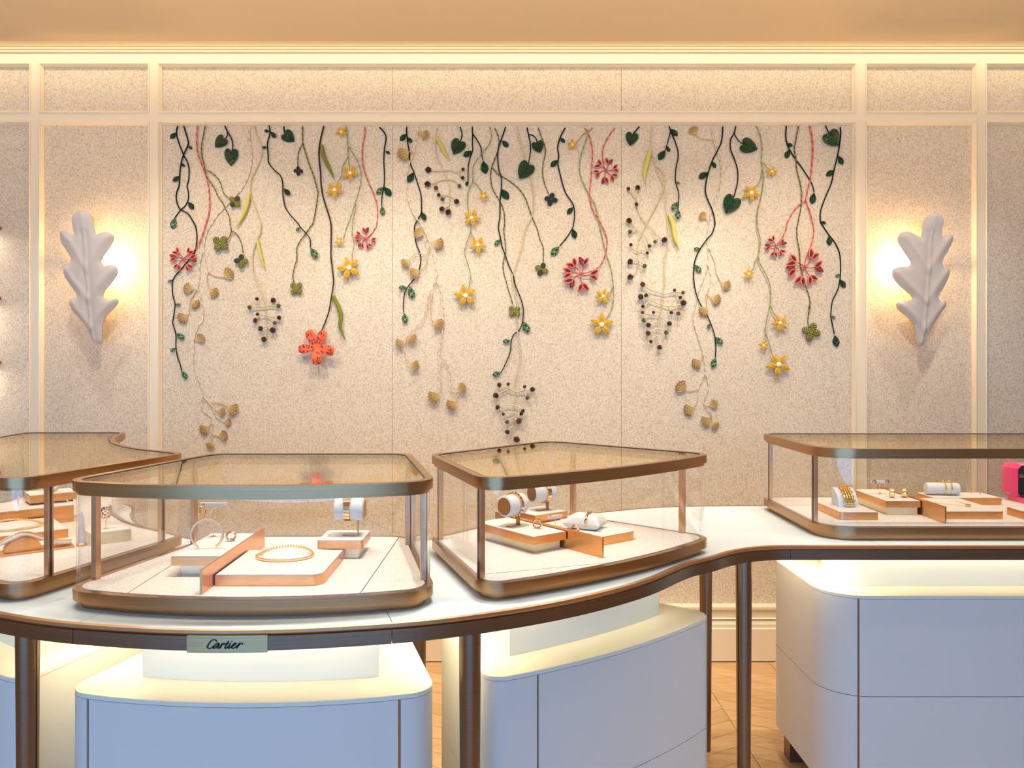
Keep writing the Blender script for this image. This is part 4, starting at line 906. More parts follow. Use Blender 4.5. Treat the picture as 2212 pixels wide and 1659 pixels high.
def blossom(s, txt, r, rots):
    c = pts_of(txt)[0]; r = r / 7.3733; m = MB(); lv = []
    for i, a in enumerate(rots):
        a = R(a); e = Vector((math.cos(a) * r * .52 * PS, 0, -math.sin(a) * r * .52 * PS)); n = Vector((-math.sin(a), 0, -math.cos(a)))
        m.tube(catmull([(0, 0, 0), tuple(e * .5 + n * .04 * r * PS), tuple(e)], .5 * r * .1 * PS), 1.0 * PS, 5)
        for dd in (-38, 24): lv.append((e, a + R(dd + random.uniform(-8, 8)), r * random.uniform(.44, .52)))
    f = m.build('blossom', 'red', s.t, 80); f.location = s.L(c, s.d + .003)
    for i, (e, a, l) in enumerate(lv): place('oval_leaf', OVAL[(0, 1, 0, 0, 1, 2)[(i * 5 + s.k) % 6]], f, e, (0, a, 0), (l * PS,) * 3)
def fans(s, items):
    for x in items:
        P = pts_of(x)      # stalk points ..., fan base, fan middle
        if len(P) > 2:
            n = MB(); n.tube(catmull([s.L(p) for p in P[:-1]], 2.5 * PS), .95 * PS, 5); n.build('fan_stalk', 'tanlt', s.t, 80)
        a, b = P[-2], P[-1]; l = math.dist(a, b) * 1.75; t_ = (a[0] + (b[0] - a[0]) / math.dist(a, b) * l, a[1] + (b[1] - a[1]) / math.dist(a, b) * l)
        s.put(FAN[int(a[0] * 7) % 2], 'fan_leaf', a, t_, l * PS * 1.0, None, s.d + .001)
def berries(s, items, sc=7.3733):
    for x in items:          # "k45 T3 stem points ... berry centre"
        h, txt = x.split(' ', 1); P = pts_of(txt); r = float(h[1:]) / (5.53 if txt.split()[0].startswith('B') and txt.split()[0] != 'B2' and txt.split()[0] != 'B5' else 7.3733)
        if txt.startswith('PX'): r = float(h[1:])
        if len(P) > 1: n = MB(); n.tube(catmull([s.L(p, s.d + .003 + .005 * i / (len(P) - 1)) for i, p in enumerate(P)], 2.6 * PS), 1.25 * PS, 6); n.build('twig', 'strawlt', s.t, 80)
        place('berry', BERRY[h[0]], s.t, s.L(P[-1], s.d + .009), (random.random() * 3, random.random() * 3, 0), (r * 1.05 * PS,) * 3)
def pod(s, txt, w, mt):
    P = catmull([s.L(p, s.d + .003) for p in pts_of(txt)], 2.5 * PS); n = len(P); m = MB(); rr = [w * PS * (.55 + .45 * math.sin(math.pi * min(1, .25 + .75 * i / n))) * (1 if i < n * .6 else max(.12, 1 - ((i - n * .6) / (n * .4)) ** 1.6)) for i in range(n)]
    m.tube(P, rr, 8); m.build('seed_pod', mt, s.t, 80)
DK = ('navy',); OL = ('olive', 'olivedark'); RD = ('red', 'redhi'); CR = ('cream', 'creamdark'); ST = ('straw', 'strawlt'); MO = ('moss', 'mosslt')
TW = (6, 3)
def vine(label, cord_txts, lv, starts=None, k=1.0, r=1.35):
    s = Strand('leafy_vine', label, 'embroidered vine', ' '.join(cord_txts[0].split()[:2]))
    for i, c in enumerate(cord_txts): s.cord(c, r if i == 0 else r * .92, DK, 'stem' if i == 0 else 'side_stem')
    leaves(s, lv, k=k); return s
vine('dark green vine nearest the left frame, ending in a short hanging leaf', ['T1 320,90 300,190 330,330 415,555 470,650 500,770 495,950 470,1040 490,1150 485,1270 430,1370 370,1420 275,1550'],
 ['T1 300,190 200,290', 'T1 485,1295 575,1415', '*T1 275,1545 M1 235,185'])
vine('long dark green vine at the left frame, longest of the leafy vines there', ['T1 420,90 490,330 480,410 415,555 375,700 355,880 345,1040 310,1140 300,1250 330,1360 370,1420 480,1480 540,1560 595,1659 M1 610,150 630,280 620,450 580,570 480,700 380,820 290,920 245,1010 235,1110 250,1260 280,1370 270,1500 245,1659 B1 185,110 220,230 222,380 240,500 275,600 290,670'],
 ['T1 490,410 555,455', 'T1 380,680 435,740', 'T1 350,890 245,970', '*M1 245,1000 165,1020', '*M1 285,1385 375,1390', '*B1 225,225 325,285', '*B1 217,395 155,440', '*B1 288,670 355,765'])
s = Strand('red_blossom_strand', 'red cord with one coral blossom beside the left frame', 'embroidered flower', 'T1 640,90')
s.cord('T1 640,90 630,300 640,500 700,680 770,870 820,1080 835,1300 820,1500 770,1659 M1 740,220 680,390 590,520 420,660', 1.5, RD, twist=TW); blossom(s, 'M1 420,660', 222, [-130, -172, 128, 60, 0, -48])
s = Strand('clover_strand', 'olive twisted cord with three clovers near the left frame', 'embroidered clover', 'T1 770,90')
s.cord('T1 770,90 740,250 710,420 715,560 750,710 780,870 830,960 920,1090 960,1190 1040,1310 1090,1410 1150,1540 1165,1659 M1 1165,120 1185,220', 1.35, OL, twist=(4, 2))
for c in ('M1 1185,225 1150,320 1110,360', 'M1 1185,225 1240,240 1310,330 1350,440 1370,570', 'T1 780,800 860,830 960,920 1010,1000 1040,1100 1080,1190 1160,1250'): s.cord(c, 1.15, OL, 'side_stem', (4, 2))
clover(s, 'M1 1015,415', 145, 'o', 40); clover(s, 'M1 1345,700', 118, 'oodd', 5); clover(s, 'T1 1245,1300', 108, 'odod', 45)
s = Strand('cream_fan_strand', 'long cream twine with tan fan leaves in the left third', 'embroidered foliage', 'T1 1465,90')
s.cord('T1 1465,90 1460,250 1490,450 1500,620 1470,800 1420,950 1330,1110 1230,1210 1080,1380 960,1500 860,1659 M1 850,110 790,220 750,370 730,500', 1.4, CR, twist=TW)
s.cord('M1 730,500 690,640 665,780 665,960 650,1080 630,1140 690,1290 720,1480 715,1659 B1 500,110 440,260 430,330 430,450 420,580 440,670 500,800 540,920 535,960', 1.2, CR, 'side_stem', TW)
for c in ('M1 730,500 760,720 815,860', 'B1 535,960 525,1100 560,1160 630,1210 655,1280 645,1430', 'B1 535,960 610,1050 660,1110 690,1190 740,1250 800,1275'): s.cord(c, 1.1, CR, 'side_stem', TW)
fans(s, ['M1 815,870 900,930 1000,950 1055,940 1140,890', 'M1 815,870 780,970 800,1080 830,1160 905,1200', 'M1 625,1135 565,1145 480,1130', 'M1 625,1150 560,1260 550,1335 610,1385', 'M1 620,1160 530,1300 510,1420 500,1530 470,1550 395,1600',
 'B1 440,300 480,315 520,275', 'B1 620,1055 740,1050 845,1098 910,1135', 'B1 665,1120 725,1150 775,1160', 'B1 805,1280 850,1285', 'B1 645,1290 610,1340 555,1375', 'B1 645,1420 740,1455 795,1440', 'B1 645,1430 655,1520 630,1565'])
s = Strand('heart_leaf_sprig', 'sprig of two hanging emerald heart leaves at upper left', 'embroidered leaf', 'T1 1075,90')
s.cord('T1 1075,90 1110,170 1170,270 1200,380 1190,490', 1.4, DK); s.cord('T1 1115,180 1110,250 1070,300', 1.2, DK, 'side_stem'); heart(s, 'T1 1182,500 1170,728', 220); heart(s, 'T1 1050,300 922,432', 190)
s = Strand('berry_strand', 'straw cord with small berry spray at mid height, left third', 'embroidered berries', 'T1 1545,90')
s.cord('T1 1545,90 1570,220 1630,340 1665,460 1650,600 1580,760 1500,930 1480,1080 1500,1230 1570,1420 1650,1640 M1 1655,100 1640,230 1580,380 1530,520 1515,700 1530,870 1600,1040 1670,1220 1720,1400 1740,1659 B1 1315,150 1280,290', 1.35, ST, twist=TW)
pod(s, 'T1 1465,1165 1440,1330 1380,1500 M1 1255,165', 4.2, 'pod'); pod(s, 'M1 1600,370 1630,520 1670,680 1722,830', 3.6, 'pod')
berries(s, ['g34 M1 1725,1420 1600,1420 1480,1435', 'g32 M1 1725,1420 1830,1400 1940,1408', 'k27 M1 1640,1400 1597,1300', 'k40 M1 1830,1390 1855,1320', 'r36 M1 1735,1555 1640,1560 1570,1640', 'k26 M1 1640,1560 1605,1540', 'k34 M1 1735,1560 1850,1590 1950,1600', 't22 B1 1355,25 1375,80 1410,100', 'k27 B1 1310,135 1240,165', 'k32 B1 1310,135 1385,185', 'k30 B1 1300,240 1280,295'])
vine('dark green vine weaving right of the two heart leaves', ['T1 1785,90 1800,180 1790,260 1760,370 1770,560 1780,680 1870,800 1960,880 2000,1000 2005,1200 2040,1380 2100,1480 T2 240,1550 340,1659 M2 360,150 460,260 520,350 525,480'],
 ['T1 1795,180 1705,170', 'T1 1810,185 1890,285', 'T1 1755,435 1675,440', 'T1 2015,1088 2115,1195', '*M2 360,155 295,218', '*M2 525,485 635,652'])
s = Strand('heart_leaf_sprig', 'single small heart leaf left of the forked clover cord', 'embroidered leaf', 'T2 95,95'); s.cord('T2 95,95 105,190 125,230', 1.4, DK); heart(s, 'T2 125,222 262,340', 200)
s = Strand('clover_strand', 'forked olive cord left of the orange lily', 'embroidered clover', 'T2 395,90'); s.cord('T2 395,90 395,250 400,370 450,540 510,730 570,880 620,1070 640,1160 610,1380 580,1560 550,1659 M2 540,120 440,260 340,400 300,510 305,650 260,810 240,960 280,1090', 1.35, OL, twist=(4, 2))
s.cord('T2 398,365 340,480 320,600 320,740', 1.2, OL, 'side_stem', (4, 2)); clover(s, 'T2 330,810', 78, 'k', 0); clover(s, 'M2 300,1130', 120, 'o', 42)
# orange spotted lily
s = Strand('tiger_lily_strand', 'brown cord ending in a large orange spotted lily', 'embroidered flower', 'T2 735,95')
s.cord('T2 735,95 690,280 660,480 665,650 685,850 690,1000 720,1200 780,1400 830,1560 850,1659 M2 855,230 850,600 870,800 890,1000 880,1140 850,1300 820,1480 760,1659 B2 700,630 650,800', 1.55, ('brown',))
pod(s, 'T2 700,400 745,600 820,760 912,948', 4.2, 'podgreen'); pod(s, 'B2 885,68 975,255 1010,400 1000,560 1080,785', 4.6, 'podgreen')
c = pts_of('B2 645,880')[0]; m = MB(); m.ball((0, 0, 0), 3.5 * PS, 8, 0, (1, .8, 1)); lily = m.build('lily', 'lily', s.t); lily.location = s.L(c, .026)
for tp, w, lift, curl in (('500,640', 19, .004, .25), ('745,640', 19, .004, .25), ('368,925', 18, .016, .45), ('905,965', 20, .022, .6), ('655,1150', 20, .030, .75)):
    tpx = pts_of('B2 ' + tp)[0]; l = math.dist(c, tpx) * PS * 1.06; a = math.atan2(tpx[1] - c[1], tpx[0] - c[0]); m = MB(); nu, nv = 12, 8; vs = []; sp = MB(); rnd = random.Random(int(lift * 1e4) + 5)
    def lp(u, v): 
        hw = w * PS * .56 * (math.sin(math.pi * (.06 + .80 * u ** 1.35)) ** .62); x = l * (u - .10 * curl * max(0, u - .7)); y = -lift * math.sin(math.pi * .5 * min(1, u * 1.25)) + curl * .05 * max(0, u - .62) ** 1.4 - .0035 * (1 - v * v) + .0030 * math.exp(-(v / .18) ** 2) * min(1, u * 3) ; return Vector((x, y, hw * v))
    for i in range(nu + 1):
        for j in range(nv + 1): vs.append(lp(i / nu, j / nv * 2 - 1))
    vs += [v + Vector((0, .0022, 0)) for v in vs]; q = (nu + 1) * (nv + 1); fs = []
    for i in range(nu):
        for j in range(nv): f = [i * (nv + 1) + j, (i + 1) * (nv + 1) + j, (i + 1) * (nv + 1) + j + 1, i * (nv + 1) + j + 1]; fs += [tuple(f), tuple(k + q for k in f[::-1])]
    for i in range(nu): fs += [(i * (nv + 1), i * (nv + 1) + q, (i + 1) * (nv + 1) + q, (i + 1) * (nv + 1)), (i * (nv + 1) + nv, (i + 1) * (nv + 1) + nv, (i + 1) * (nv + 1) + nv + q, i * (nv + 1) + nv + q)]
    for j in range(nv): b_ = nu * (nv + 1) + j; fs.append((b_, b_ + q, b_ + 1 + q, b_ + 1))
    m.add(vs, fs); pt = m.build('petal', 'lily', lily, 60); pt.rotation_euler = (0, a, 0)
    for k in range(19):
        u, v = rnd.uniform(.22, .95), rnd.uniform(-.8, .8); p = lp(u, v) + Vector((0, -.0006, 0)); d = Vector((1, 0, rnd.uniform(-.6, .6))).normalized() * rnd.uniform(.9, 1.9) * PS; sp.tube([p - d, p, p + d], [.5 * PS, .95 * PS, .5 * PS], 5)
    o = sp.build('spots', 'ink', lily, 80); o.rotation_euler = (0, a, 0)
def blooms(label, cords, fl):
    s = Strand('yellow_flower_strand', label, 'embroidered flower', ' '.join(cords[0].split()[:2]))
    for i, c in enumerate(cords): s.cord(c, 1.25 if i == 0 else 1.05, MO, 'stem' if i == 0 else 'side_stem', TW)
    for x, r, rot in fl: flower(s, x, r, rot)
blooms('green cord with five yellow flowers right of the lily', ['T2 1100,95 1110,300 1120,420 1125,570 1140,680 1160,800', 'T2 1120,590 1040,740 1020,880 970,980 930,1070', 'T2 1120,400 1200,530 1290,690 1330,850 1320,1020 1270,1220 1230,1330 1180,1500 1120,1659 M2 1100,160 1050,340', 'T2 1245,1330 1240,1430 1200,1580 1200,1659 M2 1190,240 1220,420 1190,580 1200,700 1165,770', 'T2 1105,150 1060,190'],
 [('T2 1020,195', 88, -50), ('T2 1160,850', 135, -60), ('T2 915,1120', 138, -58), ('M2 985,385', 78, -50), ('M2 1145,810', 190, -38)])
s = Strand('red_blossom_strand', 'red cord with a small blossom right of the yellow flowers', 'embroidered flower', 'T2 1385,100'); s.cord('T2 1385,100 1380,260 1350,400 1345,540 1365,750 1440,970 1520,1150 1575,1320 1590,1480 1575,1659 M2 1560,150 1480,270 1400,335', 1.4, RD, twist=TW); blossom(s, 'M2 1400,335', 182, [-90, -150, 178, 125, 70, 15])
vine('short dark green vine left of the first panel seam', ['T2 1620,110 1700,200 1725,290 1700,450 1690,650 1700,900 1690,1060 1660,1220 1655,1360'], ['T2 1715,490 1788,530', '*T2 1690,1060 1572,1175', 'T2 1695,1060 1805,1205', '*T2 1657,1365 1682,1515'])
vine('dark green vine right of the first panel seam', ['T3 285,110 285,210 305,380 330,520 335,660 400,830 450,980 510,1180 520,1330 515,1480 440,1620 M3 410,140 410,250 440,420 500,580 510,680 480,840 400,980 300,1110 250,1220 230,1400 240,1510'],
 ['T3 280,215 180,328', 'T3 295,270 370,358', 'T3 395,830 305,990', 'T3 525,1460 580,1595', '*M3 290,1115 155,1120', '*M3 325,1095 392,1290', '*M3 243,1520 270,1690'])
s = Strand('cream_fan_strand', 'cream twine with tan fan leaves in the middle third', 'embroidered foliage', 'T3 460,110')
s.cord('T3 460,110 450,270 430,400 390,540 340,660 300,800 275,960 290,1120 320,1300 400,1500 510,1650 M3 570,210 620,320 655,430 690,560 740,760 765,900 745,985', 1.35, CR, twist=TW)
for c in ('M3 745,985 700,1110 640,1210 610,1330 590,1480 510,1659 B3 360,110 240,230', 'M3 750,990 800,1090 840,1250 860,1500 870,1620 B3 655,60 640,200 610,380 605,470 620,560 600,680 625,800', 'B3 607,480 690,560 725,680 730,820 750,890 800,940', 'B3 235,235 205,285 190,390 225,560', 'M3 605,335 570,390 590,440 640,455', 'M3 690,1180 685,1290'): s.cord(c, 1.15, CR, 'side_stem', TW)
fans(s, ['T3 465,180 505,220 580,245', 'T3 400,470 370,510 320,505 225,550', 'M3 600,295 545,285 470,245', 'M3 650,440 680,395 715,395 800,425', 'M3 655,460 600,590 480,570 400,600 320,685 260,730', 'M3 595,590 605,700 560,800 480,855 400,890', 'M3 685,1290 660,1450 690,1640 B3 540,80 600,115', 'B3 230,230 235,255 285,290', 'B3 205,280 180,325 125,345', 'B3 225,562 260,600 320,610', 'B3 625,800 625,880 595,945 530,985', 'B3 750,875 820,893 880,875', 'B3 800,940 825,980 800,1040 745,1080'])
s = Strand('berry_strand', 'straw cord with a high berry spray left of centre', 'embroidered berries', 'T3 770,115'); s.cord('T3 770,115 745,250 740,450 760,570 830,700 880,820 930,940 965,1060 965,1200 965,1300 945,1440', 1.35, ST, twist=TW); pod(s, 'T3 760,270 830,400 890,520 980,632', 4.4, 'pod')
berries(s, ['k45 T3 880,805 760,805 630,793', 'k28 T3 880,805 970,795 1080,830 1175,918', 'k25 T3 1080,825 1150,800 1180,785', 'k45 T3 940,940 830,950 740,990 618,1018', 't33 T3 745,990 750,1080', 'g30 T3 940,940 1020,950 1070,985 1127,1050', 'k27 T3 965,1200 890,1190 795,1190', 'g28 T3 890,1200 852,1262', 'k38 T3 965,1200 1010,1220 1050,1280 1080,1297', 'k38 T3 945,1360 870,1405 843,1412', 'k46 T3 945,1400 945,1465'])
s = Strand('heart_leaf_sprig', 'single heart leaf right of the high berry spray', 'embroidered leaf', 'T3 1135,105'); s.cord('T3 1135,105 1165,220 1150,300 1125,350', 1.4, DK); heart(s, 'T3 1125,355 1030,548', 232)
vine('short forked dark green vine above the small yellow flower', ['T3 1330,105 1330,200 1335,220 1330,400 1335,480 1290,610 1265,750 1260,970', 'T3 1335,215 1420,340 1470,450 1480,550 1500,640'], ['T3 1330,490 1185,572', 'T3 1502,640 1540,855', 'T3 1262,960 1230,1045'])
blooms('green cord with four yellow flowers in the middle third', ['T3 1605,110 1635,240 1600,380 1500,510 1420,610 1350,720 1330,820 1335,960 1280,1090 1250,1190 1250,1320 1265,1450 1310,1550', 'T3 1340,970 1420,1060 1485,1145', 'M3 1300,90 1300,180 1305,240 1355,330 1400,420', 'M3 1302,250 1240,400 1205,570 1260,740 1300,950 1270,1130 1245,1200'],
 [('T3 1510,1215', 84, -60), ('T3 1320,1565', 140, -70), ('M3 1420,445', 140, -62), ('M3 1225,1250', 182, -30)])
s = Strand('clover_strand', 'olive cord with two clovers near the middle', 'embroidered clover', 'T3 1690,120'); s.cord('T3 1690,120 1750,280 1750,400 1720,530 1660,680 1640,740 1620,880 1640,1050 1700,1180 1770,1290 1830,1440 1845,1659 M3 1830,200 1850,380 1860,540 1820,720 1830,880 1870,1020 1900,1140 1950,1290 1975,1390', 1.3, OL, twist=(4, 2))
s.cord('T3 1645,745 1740,860 1850,920 1970,1000 2090,1110 2170,1230 T4 440,1330 500,1500 560,1650 M4 600,200 640,350 690,480 690,620 690,720', 1.25, OL, 'side_stem', (4, 2)); clover(s, 'M4 665,825', 115, 'odod', 20); clover(s, 'M3 2000,1495', 112, 'o', 45)
vine('longest dark green vine near the middle, curling left at its end', ['T3 1860,105 1800,280 1740,470 1735,650 1760,820 1790,900 1790,1100 1770,1300 1770,1500 1750,1659 M3 1745,180 1780,330 1800,450 1850,590 1910,760 1980,920 2010,1060 2100,1290 2140,1450 2135,1640 B3 1600,80 1560,180 1490,240 1460,330 1450,440 1400,570 1340,690'],
 ['T3 1800,320 1905,425', 'T3 1790,1090 1905,1260', '*M3 1778,345 1685,445', '*B3 1600,80 1675,215', '*B3 1457,310 1358,322', '*B3 1342,690 1235,722'])
s = Strand('berry_strand', 'straw cord ending in the lowest berry spray, above the wedge case', 'embroidered berries', 'T3 2045,105')
s.cord('T3 2045,105 2060,260 2130,470 2170,620 T4 450,780 490,900 530,1100 540,1250 520,1500 440,1659 M4 390,220 360,420 290,640 210,890 200,1000 240,1200 280,1390 B3 1530,50 1540,250 1570,480 1530,680 1500,820 1515,930 1490,1080 1485,1250 1480,1350 1510,1460', 1.3, ST, twist=TW)
berries(s, ['k26 B3 1510,920 1430,880 1345,850 1318,838', 'k19 B3 1425,885 1425,826', 'k32 B3 1425,890 1310,940 1280,963', 'k5 PX 1114,847 1134,843 1150,841', 'k3.4 PX 1132,844 1133,835', 't4 PX 1131,844 1139,859', 'k27 B3 1490,1080 1390,1080 1298,1105', 'k21 B3 1490,1080 1560,1100 1600,1145', 'k18 B3 1485,1170 1430,1160 1367,1186', 'k22 B3 1490,1170 1540,1180 1580,1180', 'g23 B3 1485,1230 1450,1240 1410,1276', 'r32 B3 1490,1230 1552,1266', 'k26 B3 1480,1330 1440,1360 1415,1398', 'k34 B3 1510,1450 1525,1485'])
s = Strand('heart_leaf_sprig', 'sprig with one large and one small heart leaf near the middle', 'embroidered leaf', 'T4 430,120'); s.cord('T4 430,120 450,220 480,360 485,500 470,600 452,720', 1.4, DK); s.cord('T4 455,230 530,250 580,310 588,380', 1.2, DK, 'side_stem'); heart(s, 'T4 445,730 310,940', 255); heart(s, 'T4 590,372 640,528', 190)
s = Strand('clover_strand', 'olive cord with a single dark clover right of the heart leaves', 'embroidered clover', 'T4 610,115'); s.cord('T4 610,115 660,260 720,430 720,540 690,680 680,850 710,1000 750,1110 790,1200', 1.3, OL, twist=(4, 2)); clover(s, 'T4 815,1260', 110, 'k', 15)
vine('dark green vine left of the large red blossom', ['T4 1040,120 960,270 920,430 935,560 925,700 960,870 1010,1060 1060,1180 1150,1310 1185,1420 1185,1560 1170,1659 M4 1160,160 1060,320 950,450'], ['T4 960,275 1035,355', 'T4 925,630 808,735', 'T4 1165,1380 1072,1490', '*M4 945,455 815,605', 'M4 1160,178 1202,335'])
blooms('green cord with three yellow flowers beside the second seam', ['T4 1470,120 1410,190 1390,260 1330,430 1280,600 1265,760 1280,880 1340,1030 1420,1190 1500,1320 1540,1440 1570,1600 M4 1600,200 1650,420 1700,610 1770,830 1800,1050 1810,1200 1800,1360 1760,1500 1680,1630', 'T4 1410,165 1320,230 1260,310 1180,370', 'M4 1797,1110 1760,1180 1690,1230'], [('T4 1150,395', 88, -90), ('M4 1640,1260', 132, -75), ('PX 1299,702', 190, -88)])
s = Strand('red_blossom_strand', 'long red cord ending in a large blossom left of second seam', 'embroidered flower', 'T4 1345,120'); s.cord('T4 1345,120 1410,230 1460,420 1470,580 1455,800 1440,1000 1425,1180 1445,1330 1500,1480 1600,1640 M4 1680,270 1705,400 1680,570 1610,740 1500,840 1285,900', 1.4, RD, twist=TW); blossom(s, 'M4 1285,905', 292, [-128, -174, 144, 82, 6, -74])
s = Strand('red_blossom_strand', 'short red cord with a blossom close to the second seam', 'embroidered flower', 'T4 1830,120'); s.cord('T4 1830,120 1720,270 1640,450 1635,580 1660,720 1690,800', 1.4, RD, twist=TW); blossom(s, 'T4 1690,800', 215, [-140, 165, 98, 42, -8, -72])
s = Strand('heart_leaf_sprig', 'single heart leaf just right of the second panel seam', 'embroidered leaf', 'T5 450,100'); s.cord('T5 450,100 350,215', 1.4, DK); heart(s, 'T5 338,232 300,408', 200)
s = Strand('berry_strand', 'branching straw cord with the two largest berry sprays', 'embroidered berries', 'T5 650,100')
s.cord('T5 650,100 630,280 640,450 690,680 720,800 800,970 840,1100 860,1260 890,1500 900,1659 M5 910,200 905,440 860,620 850,800 855,970 830,1200 810,1390 770,1560 760,1659 B4 565,160 550,240 572,360', 1.25, ST, twist=TW)
s.cord('T5 715,740 790,790 840,880 850,970 830,1100 760,1270 640,1500 560,1650 M5 490,250 430,400 425,540 435,680 410,820 330,940', 1.2, ST, 'side_stem', TW); s.cord('M5 555,100 T5 550,1650 440,1480 420,1320 390,1250', 1.15, ST, 'side_stem', TW)
pod(s, 'T5 620,485 570,680 530,860 540,1025', 5.2, 'pod'); pod(s, 'T5 920,1510 980,1660 M5 1010,320 1088,525', 5.2, 'pod')
berries(s, ['k27 T5 390,1250 290,1120 268,1098', 'k38 T5 395,1250 405,1130 420,1080', 'k28 T5 425,1340 395,1345', 'k42 M5 565,105 660,190 720,280 800,330 840,360', 'g27 M5 735,300 690,390', 'k42 M5 490,255 400,180 320,90 282,55', 'g32 M5 410,180 293,232', 'k28 M5 490,260 560,330 603,458', 'k26 M5 425,540 350,510 308,438', 'k25 M5 430,545 490,515 570,570', 'k42 M5 430,695 340,690 297,705', 'g33 M5 435,695 510,740 525,775', 'k43 M5 330,940 300,950',
 'r38 M5 825,1215 720,1185 630,1155 530,1090 495,1070', 'k30 M5 630,1160 550,1240', 'g28 M5 825,1220 900,1210 980,1185 1135,1198', 'r24 M5 1003,1180 1003,1158', 'k25 M5 1050,1195 1093,1277', 'k41 M5 815,1390 720,1365 630,1320 510,1285 465,1265', 'k27 M5 630,1330 498,1415', 'k43 M5 820,1400 920,1415 1020,1405 1100,1385 1143,1362', 'k27 M5 920,1420 950,1517', 't32 M5 1015,1410 1065,1530', 'r26 M5 760,1560 650,1550 530,1530 495,1515', 'r24 M5 668,1545 668,1512', 'g33 M5 600,1550 512,1640', 'k27 B4 575,15 690,108', 'k27 B4 560,90 510,95 440,125', 'r26 B4 550,170 510,180 437,222', 'g25 B4 560,170 600,180 652,215', 'k19 B4 548,250 510,270 470,322', 'r28 B4 570,350 575,390'])
vine('short forked dark green vine with a striped pointed tip leaf', ['T5 920,100 945,170 1020,360 1060,500 1060,620 1030,760 1020,960 1050,1080 1075,1190 1060,1420', 'T5 945,180 900,350 865,475'], ['T5 862,478 755,635', 'T5 890,415 925,510', 'T5 950,140 1055,255', '*T5 1030,985 1092,1012', '*T5 1055,1300 965,1435', '*T5 1062,1415 1062,1585'])
s = Strand('cream_fan_strand', 'cream twine with tan fan leaves in the right third', 'embroidered foliage', 'T5 1605,100')
s.cord('T5 1605,100 1630,280 1680,470 1740,650 1760,830 1740,1050 1690,1200 1620,1370 1580,1500 1550,1659 M5 1540,150 1530,370 1545,450', 1.3, CR, twist=TW)
for c in ('M5 1545,450 1540,700 1500,900 1420,1110 1370,1270 1330,1460 1310,1600 B4 1010,170 1060,330 1100,470 1120,600 1115,700 1080,800 1040,890 1030,990 1005,1100', 'B4 1120,690 1160,800 1155,900 1115,1010 1115,1070 1200,1190', 'M5 1550,450 1620,620 1660,720 1680,890', 'M5 1540,720 1590,950 1570,1080 1520,1210'): s.cord(c, 1.15, CR, 'side_stem', TW)
fans(s, ['T5 1640,345 1570,310 1430,290 1350,225 1310,160', 'T5 1540,1610 1510,1560 1455,1520', 'M5 1680,890 1765,1050 1840,1085', 'M5 1520,1215 1600,1280 1680,1310', 'M5 1515,1220 1530,1440 1470,1500', 'B4 1100,470 1070,552 1015,585', 'B4 1040,885 960,910 890,902 830,855', 'B4 1005,1090 985,1115 920,1140', 'B4 1130,1090 1180,1090 1230,1065', 'B4 1200,1195 1180,1240 1125,1275', 'B4 1200,1200 1210,1285 1245,1325'])
vine('long dark green vine crossing the right cream twine', ['T5 1780,100 1760,330 1690,490 1610,650 1550,830 1510,1010 1510,1180 1600,1400 1640,1530 1655,1659 M5 1650,130 1610,250 1540,330 1450,450 1370,590 1325,740 1315,950 1340,1150 1390,1310 1450,1430 1530,1560 B4 1150,10 1200,130 1240,260 1250,400 1245,510'],
 ['T5 1610,655 1665,760', 'T5 1545,825 1398,925', '*M5 1425,495 1315,500', '*M5 1330,750 1435,875', '*B4 1183,103 1152,168', '*B4 1245,265 1335,352', '*B4 1247,510 1212,635'])
s = Strand('heart_leaf_sprig', 'sprig of two broad heart leaves in the right third', 'embroidered leaf', 'T6 215,100'); s.cord('T6 215,100 185,210 130,320 130,460 190,620 240,780 245,960 215,1110 175,1250', 1.4, DK); s.cord('T6 190,215 250,320 345,385', 1.2, DK, 'side_stem'); heart(s, 'T6 175,1262 55,1490', 275); heart(s, 'T6 345,388 560,470', 240)
blooms('green cord with six yellow flowers in the right third', ['T6 540,100 600,250 630,450 620,650 640,800 655,920 640,1080 610,1240 570,1400 550,1560 M6 560,180 595,330 595,470 570,620 600,740 680,890 740,1020 765,1180 755,1400 720,1560 B5 710,350 680,540 690,600 740,740 790,930 860,1060', 'T6 625,665 680,720 730,790', 'T6 635,790 620,880 580,1010 510,1110', 'M6 568,620 520,700 500,800 440,870', 'B5 757,150 800,240 870,350', 'B5 690,600 655,700 650,760'],
 [('T6 780,825', 88, -70), ('T6 450,1165', 145, -55), ('M6 410,905', 88, -90), ('B5 905,430', 138, -40), ('B5 645,785', 88, -90), ('B5 880,1090', 195, -50)])
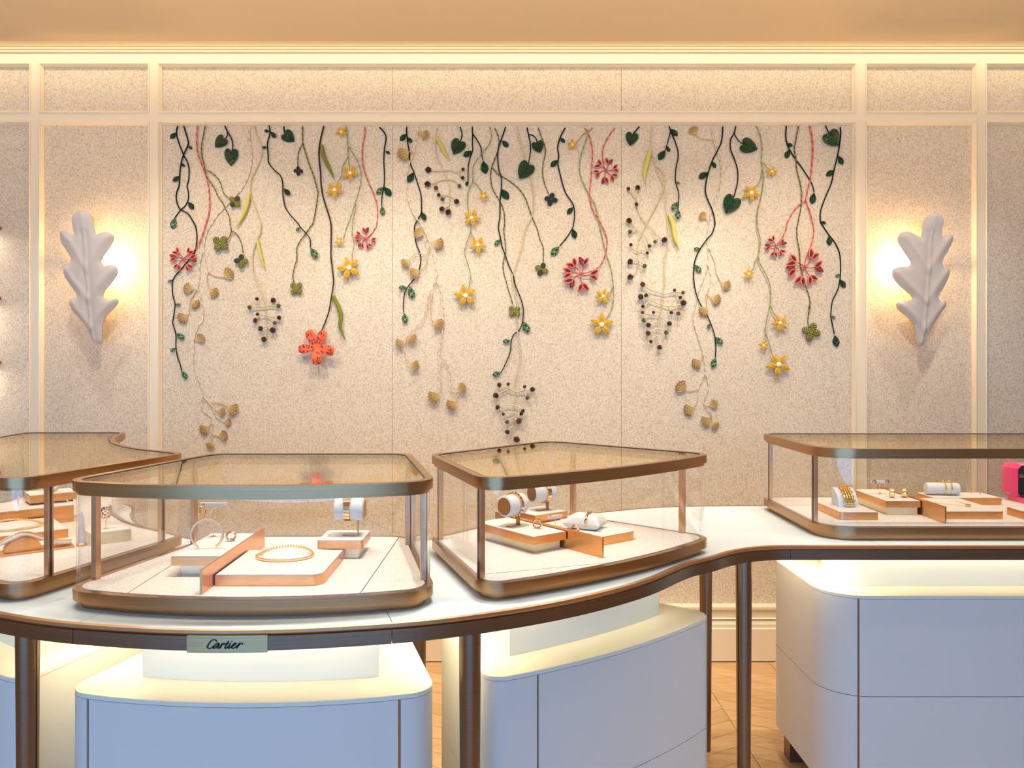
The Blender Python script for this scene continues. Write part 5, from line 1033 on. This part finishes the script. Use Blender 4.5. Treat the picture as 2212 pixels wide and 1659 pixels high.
vine('short dark green vine crossing behind the thick red cord', ['T6 1025,90 1015,250 1040,380 1090,490 1160,600 1250,720 1330,840 1400,950 1450,1060 1465,1140'], ['T6 1040,360 1125,412', 'T6 1070,460 1018,605', 'T6 1468,1145 1435,1330'])
s = Strand('clover_strand', 'long olive cord with one large clover near the right frame', 'embroidered clover', 'T6 1215,90'); s.cord('T6 1215,90 1180,280 1150,450 1175,620 1190,800 1240,990 1265,1160 1255,1380 1220,1560 1205,1659 M6 1190,150 1195,330 1230,520 1240,700 1260,840 1300,980 1340,1110 1390,1280 1400,1420 1370,1560 B5 1390,120 1375,280 1365,420 1400,540', 1.3, OL, twist=(4, 2)); clover(s, 'B5 1410,570', 158, 'o', -75)
s = Strand('red_blossom_strand', 'thick forked red cord with two blossoms near the right frame', 'embroidered flower', 'T6 1390,90'); s.cord('T6 1390,90 1430,300 1440,520 1425,720 1400,940 1350,1150 1325,1280', 1.75, RD, twist=TW)
s.cord('T6 1325,1280 1200,1370 1100,1500 1030,1640 M6 1020,170 950,330 850,455', 1.25, RD, 'side_stem', TW); s.cord('T6 1325,1280 1390,1450 1440,1640 M6 1460,220 1420,420 1340,620 1305,785', 1.25, RD, 'side_stem', TW); blossom(s, 'M6 850,460', 182, [-120, 178, 105, 50, -25]); blossom(s, 'M6 1310,790', 312, [-152, 168, 110, 62, 2, -55])
s = Strand('heart_leaf_sprig', 'single broad heart leaf nearest the right frame', 'embroidered leaf', 'T6 1635,90'); s.cord('T6 1635,90 1705,235', 1.4, DK); heart(s, 'T6 1702,232 1832,420', 275)
vine('long dark green vine along the right frame', ['T6 1885,105 1890,250 1850,520 1790,770 1740,1000 1640,1240 1570,1450 1570,1620 M6 1580,90 1700,270 1800,400 1870,560 1890,750 1885,930 1850,1130 1760,1330 1735,1550 B5 1735,330 1790,600'],
 ['T6 1860,560 1925,705', 'T6 1790,790 1660,882', 'M6 1575,62 1660,92', 'M6 1712,280 1712,445', '*M6 1885,905 1808,938', 'M6 1885,985 1965,1118', '*M6 1745,1565 1808,1612', 'B5 1798,615 1835,808'])
